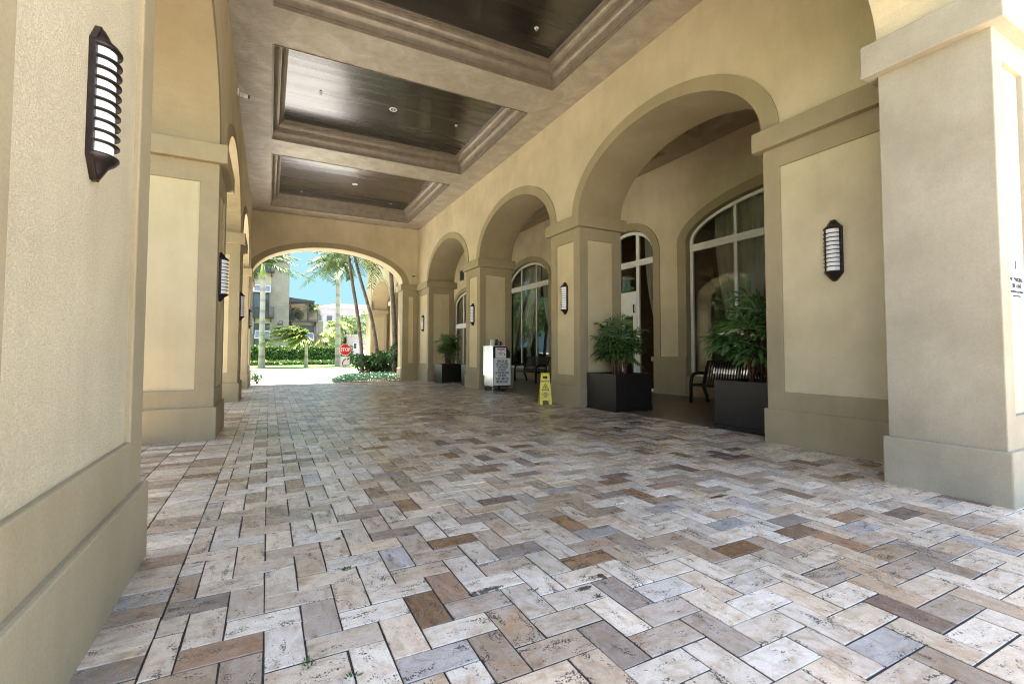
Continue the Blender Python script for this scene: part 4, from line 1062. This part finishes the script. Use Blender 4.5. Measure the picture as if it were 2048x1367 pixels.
for i,(x,y,h,c,lab) in enumerate(((-15.5,15,9.4,4.2,'round leafy street tree at the near end of the side lawn row'),(-16.5,20.5,10.,4.4,'second leafy tree of the side lawn row'),(-15.5,26,9.4,4.2,'third leafy tree of the side lawn row'),(-16.5,31.5,10.,4.4,'last leafy tree of the side lawn row by the road'))):
    tree(lab,(x,y,GZ+.05),h,c,20+i,4200,.55,ST)
tree('unseen tree added outside the left arcade to shade the near ground',(-7.6,3.6,GZ),8.2,3.6,61,3600,.42)  # two trees added out of view to dim the near left side
tree('second unseen tree added outside the left arches to cut side light',(-8.6,9.0,GZ),8.6,3.4,62,3400,.42)
for lab,x,y,h,c in (('unseen tree added to darken the window reflections',-17.,40,10.,4.4),('second unseen tree added to darken the window reflections',-19.,46.5,10.,4.6),('unseen tree added beside the balcony building to block mirrored sky',-10.5,55,10,4.2),('broad unseen tree added to block sky mirrored in the far lobby window',-16.,58,10.5,4.6),('last of the unseen trees added against mirrored sky',-22.,61,10.,4.6)):  # out-of-view trees added to hide the sky mirrored in the lobby glass
    tree(lab,(x,y,GZ+.05),h,c,80+int(y),2600,.55,'unseen trees added to block mirrored sky')
hedge('side_hedge','long clipped hedge along the side lawn row of trees',-14.9,-14.1,10,35,GZ,1.2,3600,.22,7,'hedge')
hedge('light_screen_hedge','unseen hedge added outside the first left arch to block light',-4.4,-3.3,-2.5,8.6,GZ,2.3,4200,.22,8,'hedge')  # added out of view to darken the front of the second left pillar

# ------------------------------------------------------------------ stop sign with turn plaque
st=thing('stop_sign','red octagonal stop sign with a right turn only plaque beneath it','traffic sign',(3.37,24.42,GZ))
m=MB(); m.box(-.025,.025,.0,.04,-.3,1.70); m.build('post',M['galv'],st)
z0=1.425; oc=lambda r:[(r*math.cos(R(22.5+45*k)),z0+r*math.sin(R(22.5+45*k))) for k in range(8)]
m=MB(); m.prism(oc(.305),lambda a,b,w:(a,w,b),-.012,-.004,0)
a,b=oc(.302),oc(.282)
for k in range(8):
    k2=(k+1)%8; m.face([(a[k][0],-.0135,a[k][1]),(a[k2][0],-.0135,a[k2][1]),(b[k2][0],-.0135,b[k2][1]),(b[k][0],-.0135,b[k][1])],1)
m.text('STOP',.235,XM((0,-.014,z0)),1,.006,.82); m.build('octagon_plate',[M['red'],M['paper']],st)
m=MB(); m.box(-.215,.225,-.008,-.002,.545,1.105,0)
for (p,q) in (((-.20,.56),(.21,.57)),((-.20,1.08),(.21,1.09)),((-.20,.57),(-.19,1.08)),((.20,.57),(.21,1.08))): m.face([(p[0],-.0095,p[1]),(q[0],-.0095,p[1]),(q[0],-.0095,q[1]),(p[0],-.0095,q[1])],1)
m.text('ONLY',.13,XM((.005,-.0095,.63)),1,.003,.95)
arc=[]
for k in range(9):
    a=R(180-75*k/8); arc.append((.08+.20*math.cos(a),.76+.21*math.sin(a)))
for p,q in zip(arc,arc[1:]):
    d=Vector((q[0]-p[0],q[1]-p[1])).normalized()*.024; m.face([(p[0]-d[1],-.0095,p[1]+d[0]),(q[0]-d[1],-.0095,q[1]+d[0]),(q[0]+d[1],-.0095,q[1]-d[0]),(p[0]+d[1],-.0095,p[1]-d[0])],1)
m.face([(.03,-.0095,.76-.005),(-.145+.0,-.0095,.70),(-.097,-.0095,.70),(-.097,-.0095,.76)][1:]+[(-.145,-.0095,.76)],1)
m.face([(.11,-.0095,1.055),(.195,-.0095,.985),(.10,-.0095,.895)],1)
m.build('turn_plaque',[M['signgrey'],M['ink']],st)
s2=thing('stop_sign','distant faded stop sign beyond the leaning palms','traffic sign',(12.8,70,GZ),R(20))
m=MB(); m.box(-.03,.03,0,.05,-.2,2.0); m.build('post',M['galv'],s2)
m=MB(); z0=2.02; m.prism(oc(.42),lambda a,b,w:(a,w,b),-.015,-.003,0); a,b=oc(.415),oc(.385)
for k in range(8):
    k2=(k+1)%8; m.face([(a[k][0],-.017,a[k][1]),(a[k2][0],-.017,a[k2][1]),(b[k2][0],-.017,b[k2][1]),(b[k][0],-.017,b[k][1])],1)
m.text('STOP',.32,XM((0,-.018,z0)),1,.008,.82); m.build('octagon_plate',[M['red'],M['paper']],s2)

# ------------------------------------------------------------------ buildings across the street
def win(parent,y,x0,x1,z0,z1,mull=(),mat='farglass',fm='darkmetal'):
    f=MB(); t=.09; yy=y-.06
    for a,b,c,d in ((x0-t,x0,z0-t,z1+t),(x1,x1+t,z0-t,z1+t),(x0,x1,z0-t,z0),(x0,x1,z1,z1+t)): f.box(a,b,yy,y+.05,c,d)
    for q in mull: f.box(q-.03,q+.03,yy+.01,y+.05,z0,z1)
    w=f.build('window',M[fm],parent)
    p=MB(); p.box(x0,x1,y-.03,y+.04,z0,z1); p.build('pane',M[mat],w); return w
def awning(parent,y,x0,x1,z0,z1,out):
    m=MB()
    for x in (x0,(x0+x1)/2,x1): m.bar((x,y,z1),(x,y-out,z0),.06,.06,1)
    n=12
    for k in range(n):
        t=(k+.5)/n; m.bar((x0,y-out*t,z1+(z0-z1)*t),(x1,y-out*t,z1+(z0-z1)*t),.13,.02,0,(0,-.6,.8))
    m.bar((x0,y-out,z0),(x1,y-out,z0),.08,.08,1); m.bar((x0,y-.05,z1),(x1,y-.05,z1),.08,.08,1)
    return m.build('awning',[M['awning'],M['whitemetal']],parent)
def balcony(parent,y,x0,x1,z0,z1,out):
    m=MB(); m.box(x0,x1,y-out,y,z0-.16,z0); 
    for x in (x0+.3,x1-.3): m.prism([(0,-.16),(-out*.8,-.16),(-.05,-.7),(0,-.7)],lambda a,b,w,x=x:(x+w,y+a,z0+b),-.05,.05)
    b=m.build('balcony',M['darkmetal'],parent)
    m=MB(); n=int((x1-x0)/.13)
    for k in range(n+1):
        x=x0+(x1-x0)*k/n; m.box(x-.012,x+.012,y-out+.01,y-out+.035,z0,z1)
    m.box(x0,x1,y-out-.01,y-out+.05,z1-.05,z1+.02); m.box(x0,x1,y-out,y-out+.04,z0+.10,z0+.15)
    for x in (x0,x1):
        m.box(x-.03,x+.03,y-out,y,z1-.05,z1+.02)
        for k in range(5): m.box(x-.012,x+.012,y-out*k/5-.01,y-out*k/5+.015,z0,z1)
    m.build('railing',M['darkmetal'],b); return b
YB=64.
m=MB(); m.box(-14,2.12,YB,YB+14,-.5,15)
b1=tag(m.build('balcony_building',M['farstone']),'tall beige stone building with awnings and iron balconies left of the exit','building')
for dx in (0,-4.6,-9.2):
    for z0,z1 in ((9.3,10.75),(3.3,5.2)):
        p=MB(); p.box(-1.85+dx,.1+dx,YB-.03,YB+.1,z0,z1); p.build('infill_panel',M['farbeige'],b1)
    win(b1,YB-.02,-1.72+dx,-.15+dx,5.45,8.2,(-.93+dx,)); win(b1,YB-.04,-1.58+dx,-.05+dx,3.25,4.5,(-.8+dx,),'shutter'); win(b1,YB-.04,-1.55+dx,-.12+dx,.4,2.62,(-.83+dx,)); win(b1,YB-.02,-1.72+dx,-.05+dx,10.95,13.6,(-.93+dx,))
    awning(b1,YB-.08,-1.75+dx,.0+dx,8.3,9.2,1.1); awning(b1,YB-.08,-1.5+dx,.0+dx,2.75,3.7,1.1)
    balcony(b1,YB-.02,-1.9+dx,.44+dx,5.4,6.5,.9); balcony(b1,YB-.02,-1.9+dx,.44+dx,10.95,12.0,.9)
m=MB()
for z in (5.0,6.9,8.6,10.4,12.2): m.box(.55,2.125,YB-.012,YB,z,z+.03)
m.build('joint_lines',M['fargrey'],b1)
lm=MB(); lm.tube([(.95,YB,4.55),(.95,YB-.4,4.6),(1.1,YB-.5,4.95),(1.4,YB-.5,4.9),(1.45,YB-.5,4.6)],.035,6); lm.box(.85,1.5,YB-.1,YB,4.42,4.58); lm.build('lamp_bracket',M['darkmetal'],b1)
YC=67.
m=MB(); m.box(2.13,6.36,YC,YC+10,-.5,5.15)
b2=tag(m.build('terrace_building',M['farstone']),'lower beige building with a roof terrace, pergola and slate shutters','building')
win(b2,YC-.03,3.2,5.15,3.45,4.5,(4.2,),'shutter'); awning(b2,YC-.08,3.3,5.15,2.72,3.6,1.1); win(b2,YC-.03,2.35,5.05,.4,2.5,(3.1,3.9,4.5))
balcony(b2,YC-.02,2.2,5.62,5.2,6.3,.9)
p=MB(); p.box(5.5,6.37,YC-.25,YC+.3,-.4,5.3)
for a,b,z0,z1 in ((5.72,6.14,2.3,4.5),(5.62,6.24,1.5,2.2)):
    p.prism([(a,z0),(b,z0),((a+b)/2+.06,z1),((a+b)/2-.06,z1)],lambda u,v,w:(u,w,v),YC-.32,YC-.24)
p.build('relief_column',M['farstone'],b2,bevel=.02)
p=MB(); p.box(2.13,6.0,YC+2.8,YC+3.0,5.15,7.6); p.build('terrace_wall',M['farbeige'],b2)
p=MB(); p.prism([(2.13,8.15),(5.25,7.82),(5.25,7.70),(2.13,7.55)],lambda a,b,w:(a,w,b),YC-.8,YC+2.5); pg=p.build('pergola',M['darkmetal'],b2)
for x in (2.35,4.45):
    p=MB(); p.box(x-.08,x+.08,YC-.6,YC-.44,5.15,7.7); p.build('post',M['darkmetal'],pg)
for i,(x,lab) in enumerate(((2.7,'bushy terrace plant under the left end of the pergola'),(3.65,'bushy terrace plant beside the pergola post'))):
    bush('terrace_plant',lab,(x,YC+1.2,5.15),.55,.5,1.7,700,.22,30+i,'treeleaf','plant')
m=MB(); m.box(6.36,12.0,YC+4,YC+12,-.5,3.4); b3=tag(m.build('shopfront_building',M['farstone']),'low building with dark shopfront windows right of the relief column','building')
win(b3,YC+3.97,6.7,8.35,.3,3.1,(7.5,)); win(b3,YC+3.97,9.2,11.2,.3,3.1,(10.2,))
YD=112.
m=MB(); m.box(8.4,24,YD,YD+14,-.5,11.0); b4=tag(m.build('apartment_building',M['farwhite']),'distant white apartment block with a pale tiled roof','building')
m=MB(); m.prism([(8.0,10.98),(24.4,10.98),(20,12.0),(13.,12.0)],lambda a,b,w:(a,w,b),YD-.6,YD+14.5); m.build('roof',M['roofwhite'],b4)
for z in (2.2,4.9,7.6):
    for x in (9.2,11.4,13.6,15.9,18.1,20.3): win(b4,YD-.03,x,x+1.1,z,z+1.6,(),'farglass','farwhite')
m=MB(); m.box(9.85,11.6,70,73,-.5,3.3); m.box(9.7,11.75,69.8,73.2,3.3,3.65); b5=tag(m.build('gatehouse',M['fargrey']),'small grey gatehouse behind the stop sign','building')
win(b5,69.97,10.75,11.2,1.6,2.4,(),'farglass','whitemetal'); d=MB(); d.box(10.0,10.5,69.94,70.02,0,2.1); d.build('door',M['darkmetal'],b5)
# car beyond the gatehouse
car=thing('parked_car','dark blue car parked beyond the gatehouse','car',(13.0,76.,GZ),R(78))
prof=[(-2.2,.35),(-2.2,.85),(-1.9,1.0),(-1.35,1.05),(-.75,1.55),(1.2,1.6),(1.9,1.1),(2.2,1.0),(2.25,.4)]
m=MB(); m.prism(prof,lambda a,b,w:(a,w,b),-.88,.88); m.build('body',M['carblue'],car,bevel=.06)
for s in (-1,1):
    m=MB(); m.prism([(-1.15,1.08),(-.68,1.5),(.1,1.52),(.1,1.08)],lambda a,b,w:(a,w,b),s*.87,s*.89); m.prism([(.2,1.08),(.2,1.52),(1.1,1.54),(1.6,1.12)],lambda a,b,w:(a,w,b),s*.87,s*.89); m.build('side_window',M['farglass'],car)
    for x in (-1.4,1.4):
        m=MB(); m.tube([(x,s*.72,.34),(x,s*.92,.34)],.34,20); w=m.build('wheel',M['black'],car)
        m=MB(); m.tube([(x,s*.915,.34),(x,s*.93,.34)],.2,16); m.build('rim',M['steel'],w)

# ------------------------------------------------------------------ seated person half hidden by the shrubs
seat=MB(); seat.box(6.1,6.45,31.2,33.2,GZ-.1,.32); tag(seat.build('low_seat_wall',M['outwall'],bevel=.02),'low stucco seat wall behind the shrubs below the wing','wall')
pt=thing('person','person with reddish hair sitting behind the shrubs by the wing','person',(6.28,32.2,.32))
vs=[(0,0,.10),(0,0,.30),(0,0,.48),(0,0,.56),(-.02,0,.66),(-.02,0,.76),(0,.10,.08),(-.42,.11,.07),(-.44,.11,-.36),(-.56,.11,-.42),(0,-.10,.08),(-.42,-.11,.07),(-.44,-.11,-.36),(-.56,-.11,-.42),
    (0,.18,.46),(-.08,.23,.22),(-.30,.16,.14),(-.38,.14,.13),(0,-.18,.46),(-.08,-.23,.22),(-.30,-.16,.14),(-.38,-.14,.13)]
es=[(0,1),(1,2),(2,3),(3,4),(4,5),(0,6),(6,7),(7,8),(8,9),(0,10),(10,11),(11,12),(12,13),(2,14),(14,15),(15,16),(16,17),(2,18),(18,19),(19,20),(20,21)]
rd=[.14,.12,.13,.055,.085,.07,.09,.065,.045,.035,.09,.065,.045,.035,.06,.045,.035,.03,.06,.045,.035,.03]
me=bpy.data.meshes.new('body'); me.from_pydata(vs,es,[]); bo=bpy.data.objects.new('body',me); COL.objects.link(bo); bo.parent=pt
me.materials.append(M['shirt']); sk=bo.modifiers.new('skin','SKIN'); sk.use_smooth_shade=True
for i,v in enumerate(me.skin_vertices[0].data): v.radius=(rd[i],rd[i]); v.use_root=(i==0)
bo.modifiers.new('smooth','SUBSURF').levels=2; bo.modifiers['smooth'].render_levels=2
def skinmat():
    m,t,b=nodes('shirt_and_skin'); tc=N(t,'ShaderNodeTexCoord'); s=N(t,'ShaderNodeSeparateXYZ'); L(t,tc.outputs['Object'],s.inputs[0])
    c=ramp(t,s.outputs[2],[(.0,(.28,.06,.05)),(.54,(.28,.06,.05)),(.55,(.50,.28,.20)),(1,(.50,.28,.20))]); L(t,c,b.inputs['Base Color']); b.inputs['Roughness'].default_value=.7; return m
me.materials[0]=skinmat()
m=MB(); m.sphere((.005,0,.725),.105,0,16,1.05); m.sphere((.05,0,.66),.08,0,14,1.2); m.build('hair',M['hair'],pt)
m=MB()
for s in (-1,1): m.sphere((-.105,s*.032,.71),.012,0,8)
m.build('eyes',M['ink'],pt)

# ------------------------------------------------------------------ clear blue sky beyond the exit
def skymat():
    m,t,b=nodes('clear_blue_sky'); t.nodes.remove(b); e=N(t,'ShaderNodeEmission'); e.inputs['Color'].default_value=(.46,.82,.96,1); e.inputs['Strength'].default_value=.125
    L(t,e.outputs[0],t.nodes['Material Output'].inputs['Surface']); return m
m=MB(); rs=620
pts=[(rs*math.sin(R(a)),rs*math.cos(R(a))) for a in range(-50,51,5)]
for p,q in zip(pts,pts[1:]): m.face([(*p,-6),(*q,-6),(*q,230),(*p,230)])
tag(m.build('sky',skymat()),kind='structure')

# ------------------------------------------------------------------ camera
yaw,pit,rol,f=.4795,.0397,.0011,934.47
fw=Vector((math.sin(yaw)*math.cos(pit),math.cos(yaw)*math.cos(pit),math.sin(pit)))
rt=Vector((math.cos(yaw),-math.sin(yaw),0)); up=rt.cross(fw)
r2=rt*math.cos(rol)+up*math.sin(rol); u2=up*math.cos(rol)-rt*math.sin(rol)
cam=bpy.data.cameras.new('camera'); co=bpy.data.objects.new('camera',cam); COL.objects.link(co)
co.matrix_world=Matrix(((r2.x,u2.x,-fw.x,0),(r2.y,u2.y,-fw.y,0),(r2.z,u2.z,-fw.z,1.21),(0,0,0,1)))
cam.sensor_width=36.; cam.lens=36.*f/2048; cam.shift_y=-17.85/2048; cam.clip_start=.05; cam.clip_end=2000
scene.camera=co

# ------------------------------------------------------------------ light
EL,SX,SY=R(82),-.55,.84
hl=math.hypot(SX,SY); S=Vector((SX/hl*math.cos(EL),SY/hl*math.cos(EL),math.sin(EL)))
sun=bpy.data.lights.new('sun','SUN'); sun.energy=4.3; sun.angle=R(.5); sun.color=(1.,.95,.86)
so=bpy.data.objects.new('sun',sun); COL.objects.link(so); so.rotation_euler=S.to_track_quat('Z','Y').to_euler(); so.location=(0,0,40)
w=bpy.data.worlds.new('World'); scene.world=w; w.use_nodes=True; t=w.node_tree
sky=t.nodes.new('ShaderNodeTexSky'); sky.sky_type='NISHITA'; sky.sun_disc=False; sky.sun_elevation=EL; sky.sun_rotation=math.atan2(S.x,S.y); sky.air_density=1.; sky.dust_density=1.3; sky.ozone_density=1.; sky.altitude=0
bg=t.nodes['Background']; bg.inputs['Strength'].default_value=.088; t.links.new(sky.outputs[0],bg.inputs[0])
vs_=scene.view_settings; vs_.view_transform='Standard'; vs_.look='None'; vs_.gamma=1; vs_.exposure=3.1; vs_.use_curve_mapping=False
cy=scene.cycles; cy.max_bounces=10; cy.diffuse_bounces=7; cy.glossy_bounces=5; cy.transmission_bounces=4; cy.transparent_max_bounces=16
cy.pixel_filter_type='BLACKMAN_HARRIS'; cy.filter_width=1.05; cy.use_denoising=True; cy.sample_clamp_indirect=8.; cy.caustics_reflective=False; cy.caustics_refractive=False
